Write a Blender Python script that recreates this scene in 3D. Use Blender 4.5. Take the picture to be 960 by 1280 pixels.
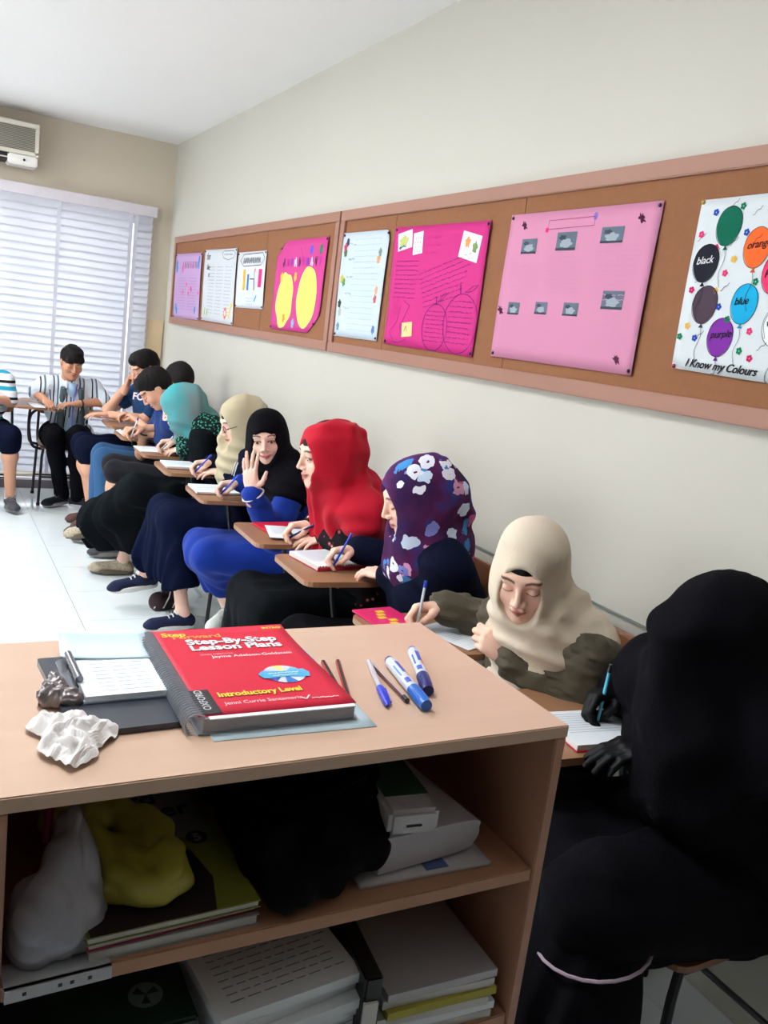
import bpy, bmesh, math, random
import numpy as np
from math import pi, sin, cos, radians as R
from mathutils import Vector, Matrix, Euler

# ------------------------------------------------------------------ clear
for o in list(bpy.data.objects): bpy.data.objects.remove(o)
SC = bpy.context.scene
COL = SC.collection
W = 1.874          # right wall plane (x)
YB = 7.66          # back wall plane (y)
ZC = 2.94          # ceiling
CAMH = 1.6
XL = -2.9          # left wall
YF = -1.6          # wall behind the camera

# ------------------------------------------------------------------ camera
cam = bpy.data.cameras.new('camera'); camo = bpy.data.objects.new('camera', cam); COL.objects.link(camo)
cam.sensor_fit = 'HORIZONTAL'; cam.sensor_width = 36; cam.lens = 1083.6/960*36
cam.clip_start = .02
yw, pt, rl = .50785, .19707, .12811
fwd = Vector((sin(yw)*cos(pt), cos(yw)*cos(pt), -sin(pt)))
rt = Vector((cos(yw), -sin(yw), 0)); up = rt.cross(fwd)
r2 = rt*cos(rl)+up*sin(rl); u2 = -rt*sin(rl)+up*cos(rl)
M = Matrix((r2, u2, -fwd)).transposed().to_4x4(); M.translation = (0, 0, CAMH)
camo.matrix_world = M
SC.camera = camo

# ------------------------------------------------------------------ world, daylight, exposure
SC.view_settings.view_transform = 'Standard'; SC.view_settings.look = 'None'
SC.view_settings.gamma = 1; SC.view_settings.use_curve_mapping = False
SC.view_settings.exposure = -0.40
wd = bpy.data.worlds.new('world'); SC.world = wd; wd.use_nodes = True
bg = wd.node_tree.nodes['Background']; bg.inputs[0].default_value = (.86, .93, 1, 1); bg.inputs[1].default_value = 2.0

def area(name, loc, rot, sx, sy, power, col):
    l = bpy.data.lights.new(name, 'AREA'); l.shape = 'RECTANGLE'; l.size = sx; l.size_y = sy
    l.energy = power; l.color = col
    o = bpy.data.objects.new(name, l); COL.objects.link(o); o.location = loc; o.rotation_euler = rot
    return o
# daylight falling through the windows of the left wall and through the blinds of the far wall
area('daylight_side', (XL-.75, 4.0, 2.55), (0, R(-56), 0), 1.6, 6.2, 400, (.90, .97, 1))
area('daylight_ground', (XL-.75, 4.4, .75), (0, R(-118), 0), 1.2, 5.2, 290, (1, .97, .95))
area('daylight_back', (-.2, YB+.9, 1.5), (R(90), 0, R(180)), 3.6, 2.3, 260, (.93, .97, 1))

# ------------------------------------------------------------------ materials
MATS = {}
def newmat(name):
    m = bpy.data.materials.new(name); m.use_nodes = True
    nt = m.node_tree; b = nt.nodes['Principled BSDF']
    return m, nt, b
def nd(nt, t, **kw):
    n = nt.nodes.new(t)
    for k, v in kw.items():
        if k in n.inputs: n.inputs[k].default_value = v
        else: setattr(n, k, v)
    return n
def mat(name, col, rough=.6, metal=0., bump=0., bscale=60., var=.06, vscale=6., spec=.5, sheen=0., coat=0., stretch=None, vcol=False, trans=0., alpha=None, subsurf=0.):
    if name in MATS: return MATS[name]
    m, nt, b = newmat(name)
    b.inputs['Roughness'].default_value = rough; b.inputs['Metallic'].default_value = metal
    b.inputs['Specular IOR Level'].default_value = spec
    if sheen: b.inputs['Sheen Weight'].default_value = sheen; b.inputs['Sheen Roughness'].default_value = .5
    if coat: b.inputs['Coat Weight'].default_value = coat; b.inputs['Coat Roughness'].default_value = .2
    if trans: b.inputs['Transmission Weight'].default_value = trans
    if alpha is not None: b.inputs['Alpha'].default_value = alpha
    if subsurf:
        b.inputs['Subsurface Weight'].default_value = subsurf; b.inputs['Subsurface Radius'].default_value = (.012, .005, .003)
    tc = nd(nt, 'ShaderNodeTexCoord'); mp = nd(nt, 'ShaderNodeMapping')
    if stretch: mp.inputs['Scale'].default_value = stretch
    nt.links.new(tc.outputs['Object'], mp.inputs[0])
    nz = nd(nt, 'ShaderNodeTexNoise', Scale=vscale, Detail=4.); nt.links.new(mp.outputs[0], nz.inputs['Vector'])
    mr = nd(nt, 'ShaderNodeMapRange'); mr.inputs[3].default_value = 1-var*2; mr.inputs[4].default_value = 1+var*2
    nt.links.new(nz.outputs[0], mr.inputs[0])
    mx = nd(nt, 'ShaderNodeVectorMath', operation='SCALE'); nt.links.new(mr.outputs[0], mx.inputs['Scale'])
    if vcol:
        at = nd(nt, 'ShaderNodeAttribute'); at.attribute_name = 'Col'; nt.links.new(at.outputs[0], mx.inputs[0])
    else: mx.inputs[0].default_value = col[:3]
    nt.links.new(mx.outputs[0], b.inputs['Base Color'])
    if bump:
        n2 = nd(nt, 'ShaderNodeTexNoise', Scale=bscale, Detail=5.); nt.links.new(mp.outputs[0], n2.inputs['Vector'])
        bp = nd(nt, 'ShaderNodeBump', Strength=bump, Distance=.004); nt.links.new(n2.outputs[0], bp.inputs['Height']); nt.links.new(bp.outputs[0], b.inputs['Normal'])
    MATS[name] = m; m.diffuse_color = (*col[:3], 1)
    return m
def S(r, g, b):  # sRGB 0..255 -> linear
    f = lambda c: (c/255/12.92) if c/255 <= .04045 else ((c/255+.055)/1.055)**2.4
    return (f(r), f(g), f(b))
def fabric(name, c, rough=.85, bump=.25, bscale=160, sheen=.06): return mat(name, c, rough, bump=bump, bscale=bscale, sheen=sheen, var=.05, vscale=9, spec=.2 if sheen else .06)

# ------------------------------------------------------------------ objects
def tag(o, label=None, cat=None, group=None, kind=None):
    if label: o['label'] = label
    if cat: o['category'] = cat
    if group: o['group'] = group
    if kind: o['kind'] = kind
    return o
def empty(name, loc=(0, 0, 0), rz=0., label=None, cat=None, group=None):
    o = bpy.data.objects.new(name, None); COL.objects.link(o); o.location = loc; o.rotation_euler = (0, 0, rz)
    o.empty_display_size = .05
    return tag(o, label, cat, group)
def link(name, me, m=None, parent=None, loc=None, rot=None):
    o = bpy.data.objects.new(name, me); COL.objects.link(o)
    if m is not None and not me.materials:
        for k in (m if isinstance(m, (list, tuple)) else [m]): me.materials.append(k)
    if parent: o.parent = parent
    if loc is not None: o.location = loc
    if rot is not None: o.rotation_euler = rot
    return o
def npmesh(name, V, F, smooth=True, col=None):
    """mesh from numpy vertices and quads / tris"""
    me = bpy.data.meshes.new(name); F = np.asarray(F, np.int32); n = F.shape[1]
    me.vertices.add(len(V)); me.vertices.foreach_set('co', np.asarray(V, np.float32).ravel())
    me.loops.add(F.size); me.loops.foreach_set('vertex_index', F.ravel())
    me.polygons.add(len(F)); me.polygons.foreach_set('loop_start', np.arange(len(F), dtype=np.int32)*n)
    me.update(calc_edges=True)
    me.polygons.foreach_set('use_smooth', np.full(len(F), smooth))
    if col is not None:
        a = me.attributes.new('Col', 'FLOAT_COLOR', 'POINT'); c = np.ones((len(V), 4), np.float32); c[:, :3] = col
        a.data.foreach_set('color', c.ravel())
    return me
def finish(bm, name, m, parent=None, smooth=False, bevel=0., seg=2, loc=None, rot=None):
    if bevel:
        bmesh.ops.bevel(bm, geom=[e for e in bm.edges if e.is_manifold and e.calc_face_angle(0) > .5], offset=bevel, segments=seg, affect='EDGES', clamp_overlap=True)
    bmesh.ops.recalc_face_normals(bm, faces=bm.faces)
    me = bpy.data.meshes.new(name); bm.to_mesh(me); bm.free()
    if smooth:
        me.polygons.foreach_set('use_smooth', np.full(len(me.polygons), True))
        if bevel or smooth == 'auto':
            me.set_sharp_from_angle(angle=R(40))
    return link(name, me, m, parent, loc, rot)
def bx(bm, lo, hi, mtx=None):
    c = [(lo[i]+hi[i])/2 for i in range(3)]; s = [hi[i]-lo[i] for i in range(3)]
    g = bmesh.ops.create_cube(bm, size=1)['verts']
    bmesh.ops.scale(bm, vec=s, verts=g); bmesh.ops.translate(bm, vec=c, verts=g)
    if mtx is not None: bmesh.ops.transform(bm, matrix=mtx, verts=g)
    return g
def box(name, lo, hi, m, parent=None, bevel=0., mtx=None, origin=None):
    """box whose object origin sits at its base centre"""
    if origin is None and parent is None and mtx is None:
        org = Vector(((lo[0]+hi[0])/2, (lo[1]+hi[1])/2, lo[2]))
        lo = Vector(lo)-org; hi = Vector(hi)-org
        bm = bmesh.new(); bx(bm, lo, hi); return finish(bm, name, m, None, bevel=bevel, loc=org)
    bm = bmesh.new(); bx(bm, lo, hi, mtx); return finish(bm, name, m, parent, bevel=bevel)
def prism(bm, pts, z0, z1, mtx=None):
    n = len(pts); a = [bm.verts.new((p[0], p[1], z0)) for p in pts]; b = [bm.verts.new((p[0], p[1], z1)) for p in pts]
    bm.faces.new(a[::-1]); bm.faces.new(b)
    for i in range(n): bm.faces.new((a[i], a[(i+1) % n], b[(i+1) % n], b[i]))
    if mtx is not None: bmesh.ops.transform(bm, matrix=mtx, verts=a+b)
def tube(bm, pts, r, seg=8, closed=False, caps=True):
    pts = [Vector(p) for p in pts]; n = len(pts); rings = []
    rr = r if isinstance(r, (list, tuple)) else [r]*n
    prev = None
    for i, p in enumerate(pts):
        a = pts[(i-1) % n] if (closed or i > 0) else p; b = pts[(i+1) % n] if (closed or i < n-1) else p
        t = (b-a); t = t.normalized() if t.length > 1e-9 else Vector((0, 0, 1))
        if prev is None:
            u = t.orthogonal().normalized()
        else:
            u = prev-t*prev.dot(t); u = u.normalized() if u.length > 1e-6 else t.orthogonal().normalized()
        prev = u; v = t.cross(u)
        rings.append([bm.verts.new(p+(u*cos(2*pi*k/seg)+v*sin(2*pi*k/seg))*rr[i]) for k in range(seg)])
    m = n if closed else n-1
    for i in range(m):
        A, B = rings[i], rings[(i+1) % n]
        for k in range(seg): bm.faces.new((A[k], A[(k+1) % seg], B[(k+1) % seg], B[k]))
    if caps and not closed: bm.faces.new(rings[0][::-1]); bm.faces.new(rings[-1])
def tubeo(name, pts, r, m, parent=None, seg=8, closed=False):
    bm = bmesh.new(); tube(bm, pts, r, seg, closed); return finish(bm, name, m, parent, smooth='auto')
def smoothpath(pts, n=6):
    """Catmull-Rom through points"""
    P = [Vector(p) for p in pts]; out = []
    for i in range(len(P)-1):
        a = P[max(i-1, 0)]; b = P[i]; c = P[i+1]; d = P[min(i+2, len(P)-1)]
        for k in range(n):
            t = k/n
            out.append(.5*((2*b)+(c-a)*t+(2*a-5*b+4*c-d)*t*t+(-a+3*b-3*c+d)*t**3))
    out.append(P[-1]); return out
def textmesh(txt, size, extr=.0003, bold=0., shear=0., align='LEFT', space=1.):
    c = bpy.data.curves.new('text', 'FONT'); c.body = txt; c.size = size; c.extrude = extr; c.offset = bold; c.shear = shear
    c.align_x = align; c.resolution_u = 3; c.space_character = space
    o = bpy.data.objects.new('tmp', c); COL.objects.link(o); bpy.context.view_layer.update()
    me = bpy.data.meshes.new_from_object(o.evaluated_get(bpy.context.evaluated_depsgraph_get()))
    bpy.data.objects.remove(o); bpy.data.curves.remove(c)
    me.materials.clear()
    return me
def copy_tree(o, parent=None):
    c = o.copy(); COL.objects.link(c); c.parent = parent
    for ch in o.children:
        copy_tree(ch, c)
    return c
def frame(origin, x, y, z):
    m = Matrix((Vector(x), Vector(y), Vector(z))).transposed().to_4x4(); m.translation = origin; return m
def lookm(loc, yaxis, zhint=(0, 0, 1)):
    y = Vector(yaxis).normalized(); z = Vector(zhint); x = y.cross(z).normalized(); z = x.cross(y); return frame(loc, x, y, z)
# ------------------------------------------------------------------ the room
wallm = mat('wall_paint', S(190, 187, 176), .55, var=.012, vscale=1.2, bump=.06, bscale=220)
wallb = mat('back_wall_paint', S(206, 194, 176), .6, var=.015, vscale=1.2, bump=.06, bscale=220)
ceilm = mat('ceiling_paint', S(236, 234, 232), .8, var=.01, vscale=1)
tilem = mat('floor_tile', S(232, 240, 241), .14, var=.02, vscale=3, spec=.6)
groutm = mat('grout', S(120, 132, 136), .9)
whitep = mat('white_metal', S(225, 226, 232), .4, var=.01)
def struct(o): o['kind'] = 'structure'; return o
fl = struct(box('floor', (XL, YF, -.06), (W, YB, -.004), groutm))
# ceramic tiles, one object each
xs = [.76+.48*i for i in range(-8, 3)]; ys = [4.85+.48*i for i in range(-14, 6)]
xs = [XL]+[x for x in xs if x > XL+.02]+[W]; ys = [YF]+[y for y in ys if y > YF+.02 and y < YB-.02]+[YB]
cache = {}
for i in range(len(xs)-1):
    for j in range(len(ys)-1):
        sx = round(xs[i+1]-xs[i], 3); sy = round(ys[j+1]-ys[j], 3); key = (sx, sy)
        if key not in cache:
            bm = bmesh.new(); g = .0013
            prism(bm, [(-sx/2+g, -sy/2+g), (sx/2-g, -sy/2+g), (sx/2-g, sy/2-g), (-sx/2+g, sy/2-g)], -.004, 0)
            me = bpy.data.meshes.new('tile'); bmesh.ops.recalc_face_normals(bm, faces=bm.faces); bm.to_mesh(me); bm.free(); me.materials.append(tilem); cache[key] = me
        o = link('tile', cache[key], None, fl, loc=(xs[i]+sx/2-fl.location.x, ys[j]+sy/2-fl.location.y, -fl.location.z))
struct(box('ceiling', (XL-.15, YF-.15, ZC), (W+.15, YB+.15, ZC+.1), ceilm))
struct(box('wall_right', (W, YF-.15, -.06), (W+.12, YB+.15, ZC), wallm))
struct(box('wall_front', (XL, YF-.12, -.06), (W, YF, ZC), mat('front_wall_darkened', S(54, 44, 38), .6, var=.05)))  # unseen wall, coloured dark to cut bounce light on the cabinet front
def wall_hole(name, axis, pos, th, a0, a1, h0, h1, m):
    """wall with a window opening; axis 'y' = plane y=pos running in x, 'x' = plane x=pos running in y"""
    lo, hi = (XL, W) if axis == 'y' else (YF, YB)
    bm = bmesh.new()
    for (p, q, r, s) in ((lo, a0, -.06, ZC), (a1, hi, -.06, ZC), (a0, a1, -.06, h0), (a0, a1, h1, ZC)):
        if axis == 'y': bx(bm, (p, pos, r), (q, pos+th, s))
        else: bx(bm, (pos-th, p, r), (pos, q, s))
    return struct(finish(bm, name, m))
wall_hole('wall_back', 'y', YB, .15, -2.3, 1.71, .12, 2.32, wallb)
wall_hole('wall_left', 'x', XL, .15, .9, 7.1, .85, 2.6, wallm)
glass = mat('window_glass', (1, 1, 1), .02, trans=1., var=0)
def window(name, axis, pos, a0, a1, h0, h1, n):
    bm = bmesh.new(); t = .05
    def b(p, q, r, s, d0=-.02, d1=.02):
        if axis == 'y': bx(bm, (p, pos+d0, r), (q, pos+d1, s))
        else: bx(bm, (pos+d0, p, r), (pos+d1, q, s))
    b(a0, a1, h0, h0+t); b(a0, a1, h1-t, h1)
    for i in range(n+1):
        x = a0+(a1-a0-t)*i/n; b(x, x+t, h0+t, h1-t)
    w = struct(finish(bm, name, whitep))
    for i in range(n):
        x0 = a0+(a1-a0-t)*i/n+t; x1 = a0+(a1-a0-t)*(i+1)/n
        bm = bmesh.new()
        if axis == 'y': bx(bm, (x0, pos-.003, h0+t), (x1, pos+.003, h1-t))
        else: bx(bm, (pos-.003, x0, h0+t), (pos+.003, x1, h1-t))
        finish(bm, 'pane', glass, w)
window('window_1', 'y', YB+.11, -2.3, 1.71, .12, 2.32, 4)
window('window_2', 'x', XL-.1, .9, 7.1, .85, 2.6, 6)
# thin grey rail along the right wall at chair height, beige panel in the far corner
struct(box('trim_1', (W-.006, -.6, .872), (W, YB, .880), mat('rail_grey', S(125, 130, 124), .5)))
struct(box('trim_2', (1.735, YB-.012, 0), (1.86, YB, 1.50), mat('beige_board', S(214, 188, 150), .6)))
struct(box('baseboard_back', (-2.3, YB-.015, 0), (1.73, YB, .10), mat('base_dark', S(120, 112, 118), .5)))

# ------------------------------------------------------------------ blinds
def slatmat():
    m, nt, b = newmat('slat'); nt.nodes.remove(b); out = nt.nodes['Material Output']
    d = nd(nt, 'ShaderNodeBsdfDiffuse', Color=(.86, .86, .87, 1)); t = nd(nt, 'ShaderNodeBsdfTranslucent', Color=(.80, .82, .90, 1))
    mx = nd(nt, 'ShaderNodeMixShader'); mx.inputs[0].default_value = .40
    nt.links.new(d.outputs[0], mx.inputs[1]); nt.links.new(t.outputs[0], mx.inputs[2]); nt.links.new(mx.outputs[0], out.inputs[0]); return m
slm = slatmat(); tapem = mat('tape', S(205, 206, 218), .8)
def blind(x0, x1, label, tapes):
    t = empty('venetian_blind', ((x0+x1)/2, YB-.07, 0), 0, label, 'blind')
    w = (x1-x0)/2
    bm = bmesh.new(); rows = []
    for k in range(5):
        a = -.037+.074*k/4; c = .006*(1-(2*k/4-1)**2)
        ang = R(66); y = a*cos(ang)-c*sin(ang); z = a*sin(ang)+c*cos(ang)
        rows.append((bm.verts.new((-w+.004, -y, z)), bm.verts.new((w-.004, -y, z))))
    for k in range(4): bm.faces.new((rows[k][0], rows[k][1], rows[k+1][1], rows[k+1][0]))
    bmesh.ops.solidify(bm, geom=bm.faces[:], thickness=.0012)
    me = bpy.data.meshes.new('slat'); bm.to_mesh(me); bm.free(); me.materials.append(slm)
    for p in me.polygons: p.use_smooth = True
    z = 2.29
    while z > .13:
        link('slat', me, None, t, loc=(0, 0, z)); z -= .0585
    box('bottom_rail', (-w, -.02, .085), (w, .02, .105), whitep, t, bevel=.003)
    for tx in tapes:
        box('ladder_tape', (tx-(x0+x1)/2-.014, -.034, .1), (tx-(x0+x1)/2+.014, -.031, 2.32), tapem, t)
        box('lift_cord', (tx-(x0+x1)/2-.002, .036, .1), (tx-(x0+x1)/2+.002, .040, 2.32), tapem, t)
blind(-2.28, 1.535, 'wide white venetian blind with glowing slats across the far window', [-1.6, -.95, -.3, .35, .965, 1.52])
blind(1.555, 1.705, 'narrow strip of white venetian blind in the corner beside the wide blind', [1.562])
box('pelmet', (-2.3, YB-.12, 2.325), (1.725, YB, 2.405), mat('pelmet_white', S(214, 208, 214), .5), bevel=.004)
tag(bpy.data.objects['pelmet'], 'long white pelmet rail above the far window blinds', 'pelmet')

# ------------------------------------------------------------------ air conditioner on the far wall
t = empty('air_conditioner', (.30, YB, 2.52), 0, 'cream wall air conditioner with grey grille above the blinds', 'air conditioner')
acm = mat('ac_cream', S(214, 208, 194), .45); acg = mat('ac_grille', S(128, 124, 112), .7, bump=.3, bscale=300); acd = mat('ac_dark', S(30, 30, 34), .6)
bm = bmesh.new(); bx(bm, (-.50, -.22, .075), (.485, 0, .31)); finish(bm, 'casing', acm, t, bevel=.012, smooth=True)
for z0 in np.arange(.105, .27, .012): box('louvre', (-.47, -.228, z0), (.455, -.219, z0+.008), acg, t)
box('top_lip', (-.5, -.232, .272), (.485, -.215, .306), acm, t, bevel=.004)
box('side_lip', (.455, -.232, .085), (.485, -.215, .272), acm, t, bevel=.004)
box('side_lip', (-.5, -.232, .085), (-.47, -.215, .272), acm, t, bevel=.004)
box('lower_lip', (-.5, -.232, .075), (.485, -.215, .104), acm, t, bevel=.004)
box('air_outlet', (-.46, -.205, .02), (.27, -.02, .076), acd, t)
box('outlet_flap', (-.46, -.222, .036), (.27, -.206, .044), acm, t)
box('display_panel', (.27, -.225, 0.0), (.48, -.02, .074), mat('ac_white', S(235, 232, 228), .4), t, bevel=.01)
bm = bmesh.new(); bmesh.ops.create_uvsphere(bm, u_segments=12, v_segments=8, radius=.009); bmesh.ops.translate(bm, vec=(.385, -.225, .038), verts=bm.verts); finish(bm, 'sensor', acd, t, smooth=True)

# ------------------------------------------------------------------ notice boards
corkm = mat('cork', S(138, 90, 59), .9, var=.05, vscale=40, bump=.35, bscale=400)
framem = mat('board_frame', S(152, 108, 90), .5, var=.05, vscale=5, stretch=(1, .15, 1), bump=.05)
def board(y0, y1, label, seams):
    t = empty('notice_board', (W, (y0+y1)/2, 1.495), 0, label, 'notice board'); c = (y0+y1)/2; h = .69
    s = [y0]+seams+[y1]
    for a, b in zip(s[:-1], s[1:]):
        box('cork_panel', (-.022, a-c+.0015, .02), (-.004, b-c-.0015, h-.02), corkm, t)
    for z0, z1 in ((0, .05), (h-.05, h)): box('frame_rail', (-.034, y0-c, z0), (-.001, y1-c, z1), framem, t, bevel=.003)
    for a in (y0, y1-.05): box('frame_stile', (-.0335, a-c, .05), (-.001, a-c+.05, h-.05), framem, t, bevel=.003)
board(4.136, 7.39, 'far cork notice board in a brown wooden frame with four charts', [5.2, 6.3])
board(.35, 4.124, 'near cork notice board in a brown wooden frame with the balloon poster', [1.25, 2.6, 3.55])

# ------------------------------------------------------------------ posters
paperm = mat('print_ink', (1, 1, 1), .75, vcol=True, var=.0, spec=.15)
class Poster:
    def __init__(s, name, label, c, col, cut=None, group=None):
        """c: TL, TR, BR, BL corners as (y, z) on the wall"""
        s.c = [np.array(p, float) for p in c]
        s.w = np.linalg.norm(s.c[1]-s.c[0]); s.h = np.linalg.norm(s.c[3]-s.c[0])
        s.org = np.array([W-.024, (s.c[0][0]+s.c[1][0])/2, min(s.c[2][1], s.c[3][1])])
        s.seed = len(MATS)*1.7+s.w*10
        s.cut = cut or []; col = tuple(q*.78 for q in col)
        n, m = 20, 12; V = []; idx = {}
        for j in range(m+1):
            for i in range(n+1): V.append(s.pt(s.w*i/n, s.h*j/m, 0))
        F = [(j*(n+1)+i, j*(n+1)+i+1, (j+1)*(n+1)+i+1, (j+1)*(n+1)+i) for j in range(m) for i in range(n)]
        me = npmesh(name, V, F); s.o = link(name, me, mat('paper_'+name+str(len(MATS)), col, .7, var=.01, spec=.2))
        md = s.o.modifiers.new('thick', 'SOLIDIFY'); md.thickness = .0008; md.offset = -1
        s.o.location = s.org; tag(s.o, label, 'poster', group)
        s.V = []; s.F = []; s.C = []; s.lift = .0018
    def pt(s, x, y, lift):
        u, v = x/s.w, y/s.h
        for (cu, cv, r) in s.cut:   # clipped corners
            du, dv = abs(u-cu), abs(v-cv)
            if du+dv < r:
                k = (r-du-dv)/2; u += k*(1 if cu < .5 else -1); v += k*(1 if cv < .5 else -1)
        a, b, c, d = s.c; p = (a*(1-u)+b*u)*(1-v)+(d*(1-u)+c*u)*v
        off = .003+.0018*(sin(u*5+s.seed)*sin(v*4+s.seed*2)+1)*.5+.005*max(0, abs(u-.5)*2-.8)*5*abs(sin(v*2.5+s.seed))
        q = np.array([W-.022-.0015-off-lift, p[0], p[1]])
        return q-s.org
    def poly(s, pts, col, lift=None):
        l = s.lift if lift is None else lift
        b = len(s.V); cx = sum(p[0] for p in pts)/len(pts); cy = sum(p[1] for p in pts)/len(pts)
        s.V.append(s.pt(cx, cy, l)); s.C.append(col)
        for p in pts: s.V.append(s.pt(p[0], p[1], l)); s.C.append(col)
        n = len(pts)
        for p in pts: s.V.append(s.pt(cx+(p[0]-cx)*.5, cy+(p[1]-cy)*.5, l)); s.C.append(col)
        for i in range(n): j = (i+1) % n; s.F += [(b, b+1+n+i, b+1+n+j), (b+1+n+i, b+1+i, b+1+j), (b+1+n+i, b+1+j, b+1+n+j)]
    def blob(s, x, y, rx, ry, col, rot=0, wob=0, n=20, lift=None, egg=0):
        pts = []
        for i in range(n):
            a = 2*pi*i/n; r = 1+wob*sin(a*5+x*99)+wob*.6*sin(a*8+y*70)
            px, py = rx*r*cos(a)*(1-egg*sin(a)), ry*r*sin(a)
            pts.append((x+px*cos(rot)-py*sin(rot), y+px*sin(rot)+py*cos(rot)))
        s.poly(pts, col, lift)
    def each(s, name, items):
        """every blob its own part"""
        for a, k in items: s.blob(*a, **k); s.flush(name)
    def line(s, pts, w, col, lift=None):
        pts = [(min(max(a, .002), s.w-.002), min(max(b, .002), s.h-.002)) for a, b in pts]; l = (s.lift+.0003) if lift is None else lift; n = len(pts)
        for i in range(n-1):
            (x0, y0), (x1, y1) = pts[i], pts[i+1]; dx, dy = x1-x0, y1-y0; L = math.hypot(dx, dy) or 1; nx, ny = -dy/L*w/2, dx/L*w/2
            b = len(s.V)
            for q in ((x0+nx, y0+ny), (x1+nx, y1+ny), (x1-nx, y1-ny), (x0-nx, y0-ny)): s.V.append(s.pt(q[0], q[1], l)); s.C.append(col)
            s.F += [(b, b+1, b+2), (b, b+2, b+3)]
    def oval(s, x, y, rx, ry, w, col, n=28, rot=0):
        s.line([(x+rx*cos(2*pi*i/n)*cos(rot)-ry*sin(2*pi*i/n)*sin(rot), y+rx*cos(2*pi*i/n)*sin(rot)+ry*sin(2*pi*i/n)*cos(rot)) for i in range(n+1)], w, col)
    def scrib(s, x0, x1, y, h, col, w=.0019, slope=0., seed=0):
        rg = random.Random(seed*7+int(y*9999)); x = x0; pts = []
        while x < x1:
            wl = rg.uniform(.018, .045); e = min(x+wl, x1); k = max(3, int((e-x)/.0045)); pts = []
            for i in range(k+1):
                xx = x+(e-x)*i/k; pts.append((xx, y+slope*(xx-x0)+rg.uniform(-.5, .5)*h))
            s.line(pts, w, col); x = e+.008
    def text(s, txt, x, y, size, col, rot=0, bold=.0, shear=.2, lift=None, space=1.):
        me = textmesh(txt, size, 0, bold, shear, space=space); b = len(s.V); l = (s.lift+.0006) if lift is None else lift
        for v in me.vertices:
            px, py = v.co.x, -v.co.y
            s.V.append(s.pt(x+px*cos(rot)-py*sin(rot), y+px*sin(rot)+py*cos(rot), l)); s.C.append(col)
        for p in me.polygons:
            q = list(p.vertices)
            for i in range(1, len(q)-1): s.F.append((b+q[0], b+q[i], b+q[i+1]))
        bpy.data.meshes.remove(me)
    def flush(s, name):
        """what has been drawn so far becomes one part"""
        if s.F:
            me = npmesh(name, s.V, s.F, smooth=False, col=np.array(s.C)); o = link(name, me, paperm, s.o)
            if name in ('handwriting', 'streamer', 'title', 'series_name', 'fruit_outline', 'doodle', 'drawing'): o['kind'] = 'stuff'
        s.V, s.F, s.C = [], [], []
    def pins(s, spots, col):
        for (x, y) in spots:
            bm = bmesh.new(); bmesh.ops.create_uvsphere(bm, u_segments=8, v_segments=6, radius=.006)
            bmesh.ops.translate(bm, vec=s.pt(x, y, .002), verts=bm.verts); finish(bm, 'pin', mat('pin_%d%d%d' % tuple(int(c*99) for c in col), col, .3), s.o, smooth=True)
ink = S(50, 45, 90); blk = S(30, 28, 34); PK = S(226, 40, 110)
def corners(p, col=S(40, 40, 60)): p.pins([(.012, .012), (p.w-.012, .012), (p.w-.012, p.h-.012), (.012, p.h-.012)], col)
# 1 lilac
p = Poster('lilac_poster', 'lilac paper chart at the far left end of the boards', [(7.304, 2.049), (6.556, 2.042), (6.526, 1.551), (7.267, 1.544)], S(206, 170, 216))
rg = random.Random(4)
for i in range(6): x0_ = .20+i*.075; p.line([(x0_+q*.008, .09+.028*math.sin(q*1.3+i*2)) for q in range(7)], .006, [PK, S(120, 50, 150), ink][i % 3])
p.flush('title')
for x, y in ((.04, .08), (.05, .12), (.68, .05), (.66, .09), (.07, .42), (.1, .45), (.63, .43)): p.blob(x, y, .022, .03, S(50, 140, 200), .3, .12); p.flush('sticker')
for x, y in ((.48, .27), (.5, .28), (.70, .30), (.22, .13), (.26, .30), (.36, .24), (.42, .31)): p.blob(x, y, .016, .02, S(235, 90, 140), 0, .2); p.flush('sticker')
p.flush('sticker')
for k in range(12):
    for c in range(2): p.scrib(.10+.3*c, .34+.3*c, .19+k*.022, .006, S(120, 90, 160), seed=k*2+c)
p.flush('handwriting'); corners(p)
# 2 white list
p = Poster('white_poster', 'white handwritten chart with orange and yellow doodles beside the lilac one', [(6.468, 2.059), (5.735, 2.052), (5.707, 1.552), (6.457, 1.558)], S(222, 226, 232))
p.text('for', .05, .07, .07, blk); p.text('like', .06, .14, .055, blk); p.text('to', .10, .19, .045, blk)
p.line([(.40, .03), (.44, .015), (.66, .015), (.70, .035), (.66, .06), (.55, .075), (.44, .06), (.40, .03)], .003, blk); p.scrib(.45, .64, .038, .012, blk, w=.003, seed=5); p.flush('title')
for k in range(15):
    for c in range(3): p.scrib(.12+.19*c, .26+.19*c, .12+k*.023, .007, S(110, 115, 130), seed=k*3+c)
p.flush('handwriting')
p.blob(.56, .43, .03, .04, S(240, 110, 60)); p.blob(.56, .43, .014, .02, S(250, 230, 220), lift=.0024); p.line([(.64, .46), (.69, .36), (.70, .38)], .022, S(232, 200, 60))
p.line([(.07, .46), (.08, .41)], .02, S(170, 200, 90)); p.line([(.13, .46), (.14, .42)], .02, S(150, 190, 80)); p.flush('doodle'); corners(p)
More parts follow.
